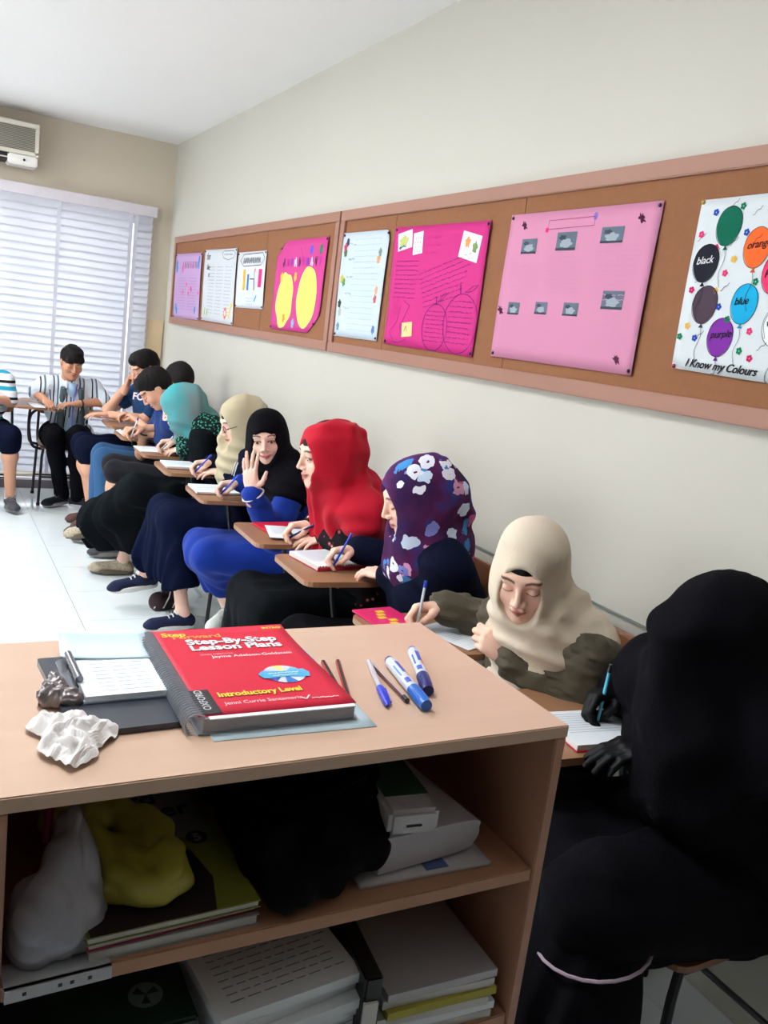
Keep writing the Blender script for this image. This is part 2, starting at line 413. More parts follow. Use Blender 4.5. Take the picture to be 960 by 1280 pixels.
# 3 small white
p = Poster('small_white_poster', 'small white poster with coloured books and a boxed title, shortest on the boards', [(5.698, 2.022), (5.165, 2.023), (5.146, 1.674), (5.677, 1.67)], S(226, 230, 236))
p.line([(.05, .055), (.11, .015), (.46, .012), (.51, .045), (.44, .085), (.12, .09), (.05, .055)], .004, blk); [p.line([(.11+i*.036+q*.005, .055+.02*math.sin(q*1.5+i*2.3)) for q in range(7)], .005, blk) for i in range(9)]; p.flush('title')
for (x, y, w, h, c) in ((.12, .11, .045, .13, S(238, 170, 40)), (.20, .14, .035, .10, S(50, 130, 200)), (.41, .11, .06, .11, S(228, 50, 120))): p.poly([(x, y), (x+w, y), (x+w, y+h), (x, y+h)], c)
p.line([(.25, .17), (.33, .17), (.34, .24)], .006, blk); p.line([(.33, .12), (.35, .24)], .004, blk); p.blob(.34, .115, .012, .012, S(230, 120, 120)); p.line([(.36, .31), (.40, .27)], .016, S(60, 170, 200)); p.flush('drawing')
for k in range(3): p.scrib(.2, .34, .29+k*.018, .006, S(90, 150, 180), seed=k)
p.flush('handwriting'); corners(p)
# 4 pink with yellow ovals
p = Poster('pink_poster', 'bright pink poster with two yellow blobs of writing, left of the divider', [(4.965, 2.065), (4.255, 2.068), (4.278, 1.571), (4.986, 1.568)], S(220, 72, 152), cut=[(0, 0, .16), (1, 1, .2)])
p.blob(.18, .33, .125, .155, S(243, 226, 110), 0, .045, 36); p.flush('yellow_shape'); p.blob(.50, .31, .135, .165, S(243, 226, 110), 0, .015, 36); p.flush('yellow_shape')
for i in range(10): x0_ = .10+i*.058; p.line([(x0_+q*.006, .12+.026*math.sin(q*1.7+i*1.9)) for q in range(6)], .007, [ink, S(190, 40, 150), S(90, 60, 190), S(240, 230, 250)][i % 4])
p.line([(.34, .04), (.39, .10)], .004, S(170, 40, 120)); p.flush('title')
for k in range(12):
    p.scrib(.09, .27, .23+k*.018, .006, S(190, 160, 90), seed=k); p.scrib(.40, .60, .19+k*.02, .006, S(190, 160, 90), seed=k+40)
p.flush('handwriting')
for (x, y, c) in ((.63, .06, S(20, 130, 90)), (.50, .06, S(80, 90, 200)), (.10, .20, S(240, 180, 60)), (.31, .20, S(240, 170, 60)), (.61, .33, S(90, 90, 130)), (.20, .43, S(230, 140, 60)), (.345, .455, S(120, 170, 200))): p.blob(x, y, .02, .026, c, 0, .15); p.flush('sticker')
p.flush('sticker'); corners(p)
# 5 white tall
p = Poster('tall_white_poster', 'white chart with small picture stickers down both edges, right of the divider', [(4.075, 2.076), (3.58, 2.072), (3.593, 1.579), (4.06, 1.577)], S(212, 226, 238), cut=[(1, 0, .06)])
for (x, y, c) in ((.055, .045, S(70, 70, 110)), (.035, .07, S(190, 60, 80)), (.04, .095, S(80, 110, 80)), (.42, .10, S(120, 140, 130)), (.41, .13, S(225, 150, 90)), (.03, .22, S(200, 180, 60)), (.05, .235, S(90, 150, 90)), (.425, .27, S(230, 160, 130)), (.42, .31, S(190, 90, 90)), (.03, .34, S(50, 70, 60)), (.04, .38, S(170, 175, 165)), (.035, .45, S(110, 140, 160)), (.44, .45, S(90, 120, 180))): p.blob(x, y, .016, .02, c, 0, .16); p.flush('sticker')
p.flush('sticker')
for y in (.055, .125, .21, .29, .36): p.scrib(.08, .15, y, .012, S(100, 105, 130), w=.002, seed=int(y*99))
for k in range(17): p.scrib(.14, .42, .035+k*.0265, .004, S(160, 168, 186), seed=k)
p.flush('handwriting'); corners(p)
# 6 hot pink fruit poster
p = Poster('hot_pink_poster', 'hot pink poster with outlined apples full of handwriting and glued white pictures', [(3.53, 2.077), (2.789, 2.067), (2.792, 1.569), (3.515, 1.574)], S(220, 52, 140))
k5 = S(90, 20, 110)
for (x0, y0, ww, hh, r) in ((.03, .03, .12, .075, -.16), (.165, .03, .08, .09, -.1), (.56, .03, .14, .10, .18)):
    p.poly([(x0+a*ww*cos(r)-b*hh*sin(r), y0+a*ww*sin(r)+b*hh*cos(r)) for a, b in ((0, 0), (1, 0), (1, 1), (0, 1))], S(226, 232, 240)); p.flush('glued_paper')
p.flush('glued_paper')
p.lift = .0026
p.blob(.085, .06, .038, .022, S(180, 190, 110), -.2, .15); p.blob(.08, .085, .03, .01, S(60, 90, 150), -.2); p.flush('picture'); p.blob(.60, .075, .018, .02, S(220, 150, 90), 0, .2); p.flush('picture'); p.blob(.655, .095, .018, .02, S(120, 150, 90), 0, .2); p.flush('picture')
for a in range(4):
    for b in range(3): p.blob(.19+b*.02, .05+a*.018, .003, .003, ink, n=6)
p.flush('handwriting')
p.poly([(.15, .405), (.24, .395), (.25, .455), (.16, .465)], S(246, 196, 140)); p.line([(.175, .44), (.19, .415), (.2, .44)], .004, S(60, 120, 80)); p.flush('picture')
p.lift = .0018
p.oval(.43, .41, .10, .095, .0026, k5); p.oval(.62, .385, .125, .115, .0026, k5); p.line([(.43, .32), (.415, .285)], .005, k5); p.line([(.60, .27), (.59, .235)], .005, k5)
p.line([(.44, .305), (.48, .27), (.50, .275), (.46, .3), (.44, .305)], .002, k5); p.line([(.63, .265), (.68, .24), (.72, .235), (.68, .258), (.63, .265)], .002, k5)
p.line([(.12, .33), (.10, .40), (.04, .45), (.09, .49), (.14, .49), (.20, .47)], .002, k5); p.line([(.14, .31), (.20, .33), (.13, .42), (.17, .47)], .002, k5); p.flush('fruit_outline')
for k in range(9): p.scrib(.04, .235, .145+k*.019, .006, k5, seed=k)
for k in range(8): p.scrib(.25+.01*k, .66-.01*k, .20+k*.019, .006, k5, slope=-.22, seed=k+20)
for k in range(8): p.scrib(.355, .505, .345+k*.017, .006, k5, seed=k+40)
for k in range(9): p.scrib(.53, .70, .30+k*.02, .007, k5, seed=k+60)
for k in range(3): p.scrib(.28, .40, .05+k*.03, .01, S(190, 20, 120), seed=k+90)
for k in range(4): p.scrib(.03, .10, .36+k*.02, .008, S(190, 20, 120), slope=-.8, seed=k+120)
p.flush('handwriting'); corners(p)
# 7 light pink with grey photographs
p = Poster('light_pink_poster', 'large pale pink poster with seven small grey photographs', [(2.665, 2.078), (1.934, 2.075), (1.939, 1.582), (2.666, 1.583)], S(222, 148, 182))
for (a, b, w_, h_) in ((.085, .085, .085, .05), (.275, .07, .10, .058), (.49, .063, .10, .048), (.06, .30, .065, .042), (.215, .295, .065, .040), (.365, .293, .075, .042), (.545, .253, .095, .055)):
    p.poly([(a, b), (a+w_, b), (a+w_, b+h_), (a, b+h_)], S(96, 108, 122))
    p.blob(a+w_*.5, b+h_*.62, w_*.3, h_*.26, S(150, 160, 170), lift=.0022, wob=.15); p.blob(a+w_*.3, b+h_*.3, w_*.18, h_*.14, S(60, 70, 84), lift=.0024, wob=.2)
    p.poly([(a, b+h_*.86), (a+w_, b+h_*.86), (a+w_, b+h_), (a, b+h_)], S(58, 66, 78), lift=.0024)
    p.flush('photograph')
for k in range(9): p.scrib(.06, .21, .175+k*.014, .004, S(196, 130, 170), seed=k); p.scrib(.25, .43, .15+k*.014, .004, S(196, 130, 170), seed=k+9)
for k in range(12): p.scrib(.48, .68, .07+k*.0145+.05, .004, S(196, 130, 170), seed=k+20)
for k in range(8):
    for c in range(3): p.scrib(.06+c*.17, .19+c*.17, .36+k*.014, .004, S(200, 134, 172), seed=k+50+c)
    p.scrib(.56, .69, .33+k*.016, .004, S(200, 134, 172), seed=k+99)
p.flush('handwriting')
p.line([(.22, .03), (.45, .028), (.45, .055), (.22, .058), (.22, .03)], .002, S(150, 60, 110)); p.blob(.215, .06, .008, .008, PK); p.blob(.45, .027, .01, .012, S(130, 110, 190)); p.flush('title_box')
for (x, y) in ((.085, .04), (.655, .045), (.02, .33), (.655, .455)): p.blob(x, y, .017, .009, S(80, 30, 60), .6, .3); p.line([(x, y-.014), (x+.004, y+.014)], .004, S(60, 24, 50)); p.flush('sticker')
p.flush('sticker'); corners(p)
# 8 balloons
p = Poster('balloon_poster', 'white poster of labelled coloured balloons and confetti flowers', [(1.792, 2.065), (1.19, 2.07), (1.17, 1.60), (1.789, 1.618)], S(226, 234, 238))
def balloon(x, y, col, word, wc, r=1.):
    rot = .12
    p.blob(x, y, .040*r, .050*r, col, rot, 0, 28, egg=.14, lift=.0018); p.oval(x, y, .040*r, .050*r, .0014, blk, rot=rot)
    p.poly([(x-.008, y+.060), (x, y+.048), (x+.008, y+.060)], tuple(c*.7 for c in col))
    L = [(x+.006*sin(i*.9), y+.058+i*.012) for i in range(9)]; p.line(L, .0012, blk, lift=.0030)
    if word: p.text(word, x-.030, y+.004, .027, wc, rot=-.12, bold=.0002, shear=.3, lift=.0032, space=.95)
    p.flush('balloon')
for a in ((.105, .072, S(0, 96, 72), '', blk), (.052, .165, S(28, 30, 42), 'black', S(220, 220, 225)), (.205, .128, S(236, 100, 44), 'orange', blk), (.305, .045, S(226, 208, 40), 'yellow', blk),
          (.275, .19, S(228, 56, 104), 'pink', blk), (.198, .265, S(20, 160, 206), 'blue', blk), (.073, .272, S(74, 58, 72), '', blk), (.305, .312, S(228, 234, 238), 'white', blk), (.142, .352, S(120, 44, 150), 'purple', blk),
          (.385, .42, S(200, 24, 60), 'red', blk), (.43, .12, S(40, 150, 70), 'green', blk), (.48, .27, S(240, 150, 170), '', blk)): balloon(*a)
rg = random.Random(11)
fc = [S(30, 70, 170), S(220, 50, 110), S(220, 170, 70), S(10, 120, 80), S(200, 30, 90)]
spots = [(.055, .035), (.14, .025), (.02, .09), (.075, .125), (.14, .155), (.12, .19), (.022, .235), (.10, .235), (.12, .275), (.155, .305), (.03, .33), (.06, .36), (.01, .36), (.175, .42), (.09, .42), (.21, .38), (.23, .33), (.245, .395), (.24, .435), (.30, .455), (.33, .39), (.26, .10), (.165, .09), (.33, .26), (.36, .12), (.38, .33), (.22, .21), (.045, .425), (.40, .06), (.42, .20), (.50, .06), (.52, .18), (.45, .35), (.52, .40), (.56, .28), (.57, .12)]
for i, (x, y) in enumerate(spots):
    if y > .415 and x < .38: continue
    c = fc[(i*3+i//5) % 5]
    for k in range(5): p.blob(x+.0055*cos(k*1.257), y+.0055*sin(k*1.257), .0042, .0042, c, n=8)
    p.flush('paper_flower')
p.flush('paper_flower')
for i in range(26):
    x, y = rg.uniform(.01, .58), rg.uniform(.02, .44); p.line([(x+t_*.005, y-.004*t_+.003*sin(t_*2)) for t_ in range(6)], .0012, blk)
p.flush('streamer')
p.text('I Know my Colours', .045, .436, .030, blk, bold=.0005, shear=.35, rot=-.004, lift=.003, space=.95); p.flush('title')
p.pins([(.006, .006)], S(190, 160, 60)); p.pins([(.008, p.h-.006)], S(160, 30, 50))

# ------------------------------------------------------------------ unseen ceiling lamps, added to brighten the table tops and floor
for i, y in enumerate((1.6, 3.9, 6.1)):
    t = empty('added_ceiling_lamp', ([.10, -.40, -.80][i], y, ZC-.07), 0, ['added ceiling lamp nearest the camera', 'middle added ceiling lamp of the row', 'added ceiling lamp nearest the blinds'][i]+', long and white', 'lamp')
    box('housing', (-.15, -.62, .03), (.15, .62, .07), whitep, t, bevel=.004)
    em, nt_, b_ = newmat('added_lamp_diffuser') if 'lampd' not in MATS else (MATS['lampd'], None, None)
    if nt_: b_.inputs['Emission Color'].default_value = (.93, .97, 1, 1); b_.inputs['Emission Strength'].default_value = 4; MATS['lampd'] = em
    box('diffuser', (-.14, -.6, .012), (.14, .6, .03), em, t)
    area('added_lamp_light', ([.10, -.40, -.80][i], y, ZC-.062), (0, 0, 0), .28, 1.2, (38, 62, 88)[i], (.95, .98, 1))
# ------------------------------------------------------------------ tablet armchairs
plym = mat('plywood', S(128, 82, 52), .42, var=.08, vscale=3, stretch=(8, 1, 1), bump=.04, coat=.15)
tabm = mat('tablet_wood', S(150, 108, 78), .42, var=.05, vscale=3, stretch=(1, 8, 1), coat=.15)
chm = mat('chair_metal', S(32, 32, 38), .4, metal=.3); rubm = mat('rubber', S(18, 18, 18), .8)
def rounded(pts, r, n=4):
    out = []; m = len(pts)
    for i in range(m):
        p = Vector(pts[i]); a = (Vector(pts[i-1])-p); b = (Vector(pts[(i+1) % m])-p)
        rr = min(r, a.length*.45, b.length*.45); a = p+a.normalized()*rr; b = p+b.normalized()*rr
        for k in range(n+1):
            t = k/n; out.append(((1-t)**2*a+2*t*(1-t)*p+t*t*b)[:])
    return out
def make_chair():
    t = empty('tablet_armchair')
    # seat
    bm = bmesh.new(); prism(bm, rounded([(-.2, -.2), (.2, -.2), (.21, .2), (-.21, .2)], .05), .438, .452)
    finish(bm, 'seat', plym, t)
    # curved backrest board
    V = []; n = 10; F = []
    bm = bmesh.new(); rows = []
    pts = rounded([(-.2, .66), (.2, .66), (.19, .87), (-.19, .87)], .05, 5)
    f = [bm.verts.new((x, -.235+.5*x*x-.05*(z-.66), z)) for x, z in pts]; b = [bm.verts.new((x, -.247+.5*x*x-.05*(z-.66), z)) for x, z in pts]
    m_ = len(pts); bm.faces.new(f); bm.faces.new(b[::-1])
    for i in range(m_): bm.faces.new((f[i], b[i], b[(i+1) % m_], f[(i+1) % m_]))
    finish(bm, 'backrest', plym, t)
    for s in (-1, 1):
        l = tubeo('leg', [(s*.19, .17, .435), (s*.2, .19, .38), (s*.215, .215, .012)], .0105, chm, t); tubeo('rubber_foot', [(s*.215, .215, 0), (s*.215, .215, .02)], .014, rubm, l)
        l = tubeo('leg', [(s*.18, -.19, .435), (s*.195, -.2, .38), (s*.21, -.225, .012)], .0105, chm, t); tubeo('rubber_foot', [(s*.21, -.225, 0), (s*.21, -.225, .02)], .014, rubm, l)
        tubeo('back_post', smoothpath([(s*.185, -.12, .425), (s*.188, -.19, .43), (s*.19, -.235, .50), (s*.185, -.243, .68), (s*.18, -.252, .84)], 4), .0105, chm, t)
        tubeo('seat_rail', [(s*.18, -.19, .427), (s*.19, .17, .427)], .009, chm, t)
    tubeo('stretcher', [(-.205, -.215, .16), (.205, -.215, .16)], .008, chm, t)
    tubeo('stretcher', [(-.203, .2, .22), (.203, .2, .22)], .008, chm, t)
    ta = empty('tablet_arm'); ta.parent = t
    tubeo('support_tube', smoothpath([(.195, -.1, .43), (.26, -.1, .45), (.275, -.08, .56), (.275, -.05, .68), (.27, .02, .745), (.26, .2, .75)], 5), .0105, chm, ta)
    tubeo('support_tube', smoothpath([(.2, .14, .43), (.27, .15, .46), (.30, .18, .6), (.29, .2, .70), (.24, .22, .75)], 5), .0105, chm, ta)
    bm = bmesh.new(); prism(bm, rounded([(.215, -.19), (.32, -.19), (.40, .03), (.43, .39), (.08, .40), (.06, .12), (.2, .06)], .045), .762, .780)
    finish(bm, 'tablet', tabm, ta)
    return t
chair0 = make_chair()
CH = [  # x, y, rotation, sideways shift of the tablet arm, label
    (1.545, 1.20, pi/2, 0.0, 'brown plywood tablet armchair under the person veiled all in black'),
    (1.545, 1.75, pi/2, 0.03, 'brown plywood tablet armchair under the person in the cream headscarf'),
    (1.545, 2.42, pi/2, 0.02, 'plywood tablet armchair holding the thick red spiral notebook'),
    (1.545, 2.98, pi/2, -.06, 'plywood tablet armchair under the person in the red headscarf'),
    (1.545, 3.65, pi/2, 0.02, 'plywood tablet armchair under the waving person in blue'),
    (1.545, 4.32, pi/2, 0.0, 'plywood tablet armchair under the person in the beige headscarf with glasses'),
    (1.545, 4.86, pi/2, -.02, 'plywood tablet armchair under the person in the teal headscarf'),
    (1.545, 5.46, pi/2, 0.0, 'plywood tablet armchair under the boy in blue bending over his page'),
    (1.56, 5.98, pi/2, 0.0, 'plywood tablet armchair under the boy hidden against the wall'),
    (1.545, 6.50, pi/2, 0.0, 'plywood tablet armchair under the boy resting his head on his hand'),
    (1.06, 7.22, pi, 0.0, 'tablet armchair before the blinds under the boy in the striped shirt'),
    (.46, 7.16, pi-.1, 0.0, 'tablet armchair at the left edge with its plywood back showing'),
]
for i, (x, y, rz, tx, lb) in enumerate(CH):
    c = chair0 if i == 0 else copy_tree(chair0)
    c.location = (x, y, 0); c.rotation_euler = (0, 0, rz); c['label'] = lb; c['category'] = 'chair'; c['group'] = 'tablet armchairs around the room'
    for k in c.children:
        if k.name.startswith('tablet_arm'): k.location = (tx, 0, 0)
# ------------------------------------------------------------------ the beech cabinet in front
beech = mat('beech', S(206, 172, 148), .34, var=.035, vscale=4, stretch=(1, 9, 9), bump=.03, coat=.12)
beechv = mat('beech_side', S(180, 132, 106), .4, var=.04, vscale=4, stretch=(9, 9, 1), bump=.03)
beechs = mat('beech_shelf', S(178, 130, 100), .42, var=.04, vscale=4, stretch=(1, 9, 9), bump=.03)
CX0, CX1, CY0, CY1, CZ = -.62, .787, .824, 1.236, 1.12
t = empty('beech_cabinet', ((CX0+CX1)/2, (CY0+CY1)/2, 0), 0, 'light beech open shelf cabinet in the foreground, loaded with books and bags', 'cabinet'); ox, oy = t.location.x, t.location.y
def cb(name, lo, hi, m, bev=.0015): return box(name, (lo[0]-ox, lo[1]-oy, lo[2]), (hi[0]-ox, hi[1]-oy, hi[2]), m, t, bevel=bev)
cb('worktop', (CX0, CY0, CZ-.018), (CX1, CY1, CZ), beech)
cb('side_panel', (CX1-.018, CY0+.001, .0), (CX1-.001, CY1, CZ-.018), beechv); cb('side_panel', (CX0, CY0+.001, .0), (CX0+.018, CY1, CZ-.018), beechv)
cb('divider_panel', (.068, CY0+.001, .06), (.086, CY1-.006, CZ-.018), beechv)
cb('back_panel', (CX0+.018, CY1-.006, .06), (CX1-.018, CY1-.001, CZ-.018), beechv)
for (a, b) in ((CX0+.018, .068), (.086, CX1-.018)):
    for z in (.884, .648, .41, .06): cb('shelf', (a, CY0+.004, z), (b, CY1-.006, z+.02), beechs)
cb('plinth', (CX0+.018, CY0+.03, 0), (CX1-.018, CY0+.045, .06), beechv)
# ------------------------------------------------------------------ smooth-blended surfaces (bodies, cloth, crumpled things)
def V3(p): return np.array(p, float)
def nrm(v): v = np.asarray(v, float); return v/np.linalg.norm(v)
class SDF:
    def __init__(s, h, k=.02): s.h = h; s.k = k; s.ops = []
    def cap(s, a, b, ra, rb=None, k=None, sub=False):
        s.ops.append(('c', V3(a), V3(b), ra, ra if rb is None else rb, s.k if k is None else k, sub)); return s
    def ell(s, c, r, rot=None, k=None, sub=False):
        s.ops.append(('e', V3(c), V3(r), np.eye(3) if rot is None else np.asarray(rot), None, s.k if k is None else k, sub)); return s
    def chain(s, pts, rs, k=None, sub=False):
        for i in range(len(pts)-1): s.cap(pts[i], pts[i+1], rs[i], rs[i+1], k, sub)
        return s
    def half(s, p, n, k=.01):   # keep the side where (x-p).n < 0
        s.ops.append(('h', V3(p), nrm(n), None, None, k, True)); return s
    def bbox(s):
        lo = np.full(3, 1e9); hi = -lo
        for o in s.ops:
            if o[6]: continue
            if o[0] == 'c': m = max(o[3], o[4]); lo = np.minimum(lo, np.minimum(o[1], o[2])-m); hi = np.maximum(hi, np.maximum(o[1], o[2])+m)
            else: e = np.sqrt(((o[3]*o[2][None, :])**2).sum(1)); lo = np.minimum(lo, o[1]-e); hi = np.maximum(hi, o[1]+e)
        return lo, hi
    def build(s, disp=None, smooth=1, colf=None, name='m'):
        h = s.h; km = max(o[5] for o in s.ops)
        lo, hi = s.bbox(); pad = 3*h+.02; lo -= pad; hi += pad
        n = np.ceil((hi-lo)/h).astype(int)+1; F = np.full(n, .12, np.float32)
        ax = [lo[i]+h*np.arange(n[i]) for i in range(3)]
        for o in s.ops:
            k = o[5]
            if o[0] == 'c': m = max(o[3], o[4]); l = np.minimum(o[1], o[2])-m; u = np.maximum(o[1], o[2])+m
            elif o[0] == 'e': e = np.sqrt(((o[3]*o[2][None, :])**2).sum(1)); l = o[1]-e; u = o[1]+e
            else: l, u = lo, hi
            mg = km+2*h; i0 = np.maximum(0, np.floor((l-mg-lo)/h).astype(int)); i1 = np.minimum(n, np.ceil((u+mg-lo)/h).astype(int)+1)
            if (i1 <= i0).any(): continue
            sl = tuple(slice(a, b) for a, b in zip(i0, i1))
            X = ax[0][sl[0]][:, None, None].astype(np.float32); Y = ax[1][sl[1]][None, :, None].astype(np.float32); Z = ax[2][sl[2]][None, None, :].astype(np.float32)
            if o[0] == 'c':
                a, b = o[1], o[2]; d = b-a; L = max(float(d@d), 1e-9)
                x, y, z = X-a[0], Y-a[1], Z-a[2]
                t = np.clip((x*d[0]+y*d[1]+z*d[2])/L, 0, 1)
                D = np.sqrt((x-t*d[0])**2+(y-t*d[1])**2+(z-t*d[2])**2)-(o[3]+(o[4]-o[3])*t)
            elif o[0] == 'e':
                x, y, z = X-o[1][0], Y-o[1][1], Z-o[1][2]; Rm = o[3]; r = o[2]
                q = [(x*Rm[0, i]+y*Rm[1, i]+z*Rm[2, i]) for i in range(3)]
                k0 = np.sqrt(sum((q[i]/r[i])**2 for i in range(3))); k1 = np.sqrt(sum((q[i]/r[i]**2)**2 for i in range(3)))+1e-6
                D = k0*(k0-1)/k1
            else:
                D = -((X-o[1][0])*o[2][0]+(Y-o[1][1])*o[2][1]+(Z-o[1][2])*o[2][2])
            G = F[sl]
            if o[6]:
                D = -D; hh = np.maximum(k-np.abs(G-D), 0)/k; F[sl] = np.maximum(G, D)+hh*hh*k*.25
            else:
                hh = np.maximum(k-np.abs(G-D), 0)/k; F[sl] = np.minimum(G, D)-hh*hh*k*.25
        if disp is not None:
            band = np.flatnonzero(np.abs(F.ravel()) < .035)
            ii = np.stack(np.unravel_index(band, F.shape), 1); P = lo+h*ii
            Fr = F.ravel(); Fr[band] += disp(P).astype(np.float32); F = Fr.reshape(n)
        V, Q = nets(F, lo, h)
        for _ in range(smooth): V = lap(V, Q)
        return V, Q
OFF = [(0, 0, 0), (1, 0, 0), (0, 1, 0), (1, 1, 0), (0, 0, 1), (1, 0, 1), (0, 1, 1), (1, 1, 1)]
EDG = [(0, 1), (2, 3), (4, 5), (6, 7), (0, 2), (1, 3), (4, 6), (5, 7), (0, 4), (1, 5), (2, 6), (3, 7)]
def nets(F, lo, h):
    B = (F < 0); n = F.shape
    cnt = np.zeros((n[0]-1, n[1]-1, n[2]-1), np.uint8)
    for a, b, c in OFF: cnt += B[a:n[0]-1+a, b:n[1]-1+b, c:n[2]-1+c]
    act = (cnt > 0) & (cnt < 8); idx = np.argwhere(act)
    st = (n[1]*n[2], n[2], 1); base = idx[:, 0]*st[0]+idx[:, 1]*st[1]+idx[:, 2]; Fr = F.ravel()
    f = np.stack([Fr[base+o[0]*st[0]+o[1]*st[1]+o[2]] for o in OFF], 1)
    acc = np.zeros((len(idx), 3)); w = np.zeros(len(idx)); O = np.array(OFF, float)
    for a, b in EDG:
        m = (f[:, a] < 0) != (f[:, b] < 0); t = np.where(m, f[:, a]/np.where(m, f[:, a]-f[:, b], 1), 0)
        acc += (O[a]+t[:, None]*(O[b]-O[a]))*m[:, None]; w += m
    V = lo+h*(idx+acc/w[:, None])
    vid = np.full(act.shape, -1, np.int32); vid[act] = np.arange(len(idx))
    Q = []
    for x in range(3):
        sl0 = [slice(1, -1)]*3; sl1 = [slice(1, -1)]*3; sl0[x] = slice(0, -1); sl1[x] = slice(1, None)
        a = B[tuple(sl0)]; b = B[tuple(sl1)]; e = np.argwhere(a != b)
        if not len(e): continue
        s = a[tuple(e.T)]; y, z = [(1, 2), (2, 0), (0, 1)][x]
        e = e.copy(); e[:, y] += 1; e[:, z] += 1
        def g(dy, dz):
            q = e.copy(); q[:, y] += dy; q[:, z] += dz; return vid[tuple(q.T)]
        q = np.stack([g(-1, -1), g(0, -1), g(0, 0), g(-1, 0)], 1); q[~s] = q[~s][:, ::-1]; Q.append(q)
    return V, np.concatenate(Q)
def lap(V, Q, f=.5):
    a = Q.ravel(); b = np.roll(Q, -1, 1).ravel(); n = len(V)
    c = np.bincount(a, minlength=n)+np.bincount(b, minlength=n); out = np.empty_like(V)
    for i in range(3): out[:, i] = np.bincount(a, V[b, i], n)+np.bincount(b, V[a, i], n)
    return V*(1-f)+f*out/np.maximum(c, 1)[:, None]
def wrinkle(amp, fr, seed, stretch=(1, 1, 1), ridged=False):
    rg = np.random.RandomState(seed); K = rg.normal(size=(6, 3)); K /= np.linalg.norm(K, axis=1)[:, None]; K *= fr*rg.uniform(.6, 1.6, (6, 1)); K *= np.array(stretch); ph = rg.uniform(0, 6.3, 6)
    def f(P):
        u = np.sin(P@K[4]*.5+ph[4])*1.2; s = 0
        for i in range(4): s = s+np.sin(P@K[i]+ph[i]+u)*(1-.15*i)
        s = s/2.2
        if ridged: s = 1-2*np.abs(s)
        return amp*s
    return f
def addmesh(parts):
    V = []; Q = []; C = []; n = 0
    for v, q, c in parts: V.append(v); Q.append(q+n); C.append(np.broadcast_to(c, (len(v), 3))); n += len(v)
    return np.concatenate(V), np.concatenate(Q), np.concatenate(C)
SKIN = dict(fair=S(232, 190, 170), mid=S(208, 156, 130), tan=S(190, 138, 110), pale=S(226, 188, 172))
skinm = mat('skin', (1, 1, 1), .55, vcol=True, var=.02, vscale=30, subsurf=.12, spec=.25)

# ------------------------------------------------------------------ head with a face, in its own frame: x = the person's right, y = forward, z = up
def head_mesh(h, skin, male=False, smile=0., openeye=True, brow=S(40, 28, 24), lip=S(190, 96, 96)):
    s = SDF(h, .02)
    s.ell((0, -.018, .034), (.074, .094, .084)).ell((0, .022, -.028), (.060, .066, .085), k=.03)
    s.cap((0, .03, -.07), (0, .063, -.093), .036, .021 if not male else .024, k=.03)
    for x in (-1, 1):
        s.cap((x*.048, -.005, -.055), (x*.02, .045, -.09), .020, .018, k=.03)
        s.ell((x*.040, .058, -.030), (.022, .020, .024), k=.02)
        s.ell((x*.074, -.012, -.008), (.007, .018, .030), k=.008)
    s.cap((-.036, .074, .026), (.036, .074, .026), .014, k=.02)
    for x in (-1, 1): s.ell((x*.031, .100, .000), (.020, .018, .013), k=.014, sub=True)
    s.cap((0, .085, .016), (0, .1065, -.028), .0060, .0088, k=.012)
    for x in (-1, 1): s.ell((x*.0120, .095, -.034), (.0085, .010, .0075), k=.006)
    for x in (-1, 1):
        s.ell((x*.031, .0745, .000), (.0155, .0130, .0125), k=.004)
        if openeye: s.ell((x*.031, .0900, -.0005), (.0125, .0065, .0048), k=.002, sub=True)
    w = .021+.005*smile; dz = .006*smile
    s.chain([(-w, .077, -.060+dz), (-.010, .089, -.0565), (0, .0905, -.058), (.010, .089, -.0565), (w, .077, -.060+dz)], [.003, .0052, .0048, .0052, .003], k=.005)
    s.chain([(-w, .077, -.061+dz), (0, .0885, -.0675), (w, .077, -.061+dz)], [.003, .0062, .003], k=.005)
    s.cap((0, -.012, -.05), (0, -.03, -.14), .054, .052, k=.03)
    V, Q = s.build(smooth=1)
    C = np.tile(np.array(skin), (len(V), 1)); x, y, z = V.T; ax_ = np.abs(x)
    def blend(m, col): C[:] = C*(1-m[:, None])+np.array(col)*m[:, None]
    zl = -.0618+dz*(ax_/w)**2
    m = np.clip(1.15-((ax_/(w*.98))**2+((z-zl)/.0085)**2), 0, 1)*(y > .07); blend(np.clip(m*1.8, 0, .8), lip)
    m = np.clip(1.5-np.abs(z-zl-.001)/.0016, 0, 1)*(ax_ < w)*(y > .07); blend(m*.8, [c*.3 for c in lip])
    bz = .0245+.006*np.clip(1-((ax_-.036)/.022)**2, -1, 1)
    m = np.clip(1.6-np.abs(z-bz)/(.0032 if not male else .0042), 0, 1)*(ax_ > .013)*(ax_ < .053)*(y > .05); blend(m*.9, brow)
    # lash line / eye rim
    if openeye: m = np.clip(1.7-np.abs(((ax_-.031)/.0150)**2+((z-.0008)/.0066)**2-1)/.5, 0, 1)*(y > .072)*(z > -.002); blend(m*.85, [c*.6 for c in brow])
    else: m = np.clip(1.5-np.abs(z+.0075-.006*((ax_-.031)/.016)**2)/.0018, 0, 1)*(np.abs(ax_-.031) < .0155)*(y > .07); blend(m*.9, [c*.6 for c in brow])
    m = np.clip(1-((ax_-.044)**2+(z+.036)**2)/.018**2, 0, 1)*(y > .03); blend(m*.10, S(214, 110, 104))
    m = np.clip(1-((ax_-.010)**2+(z+.041)**2)/.005**2, 0, 1)*(y > .09); blend(m*.7, [c*.25 for c in skin])
    return V, Q, C
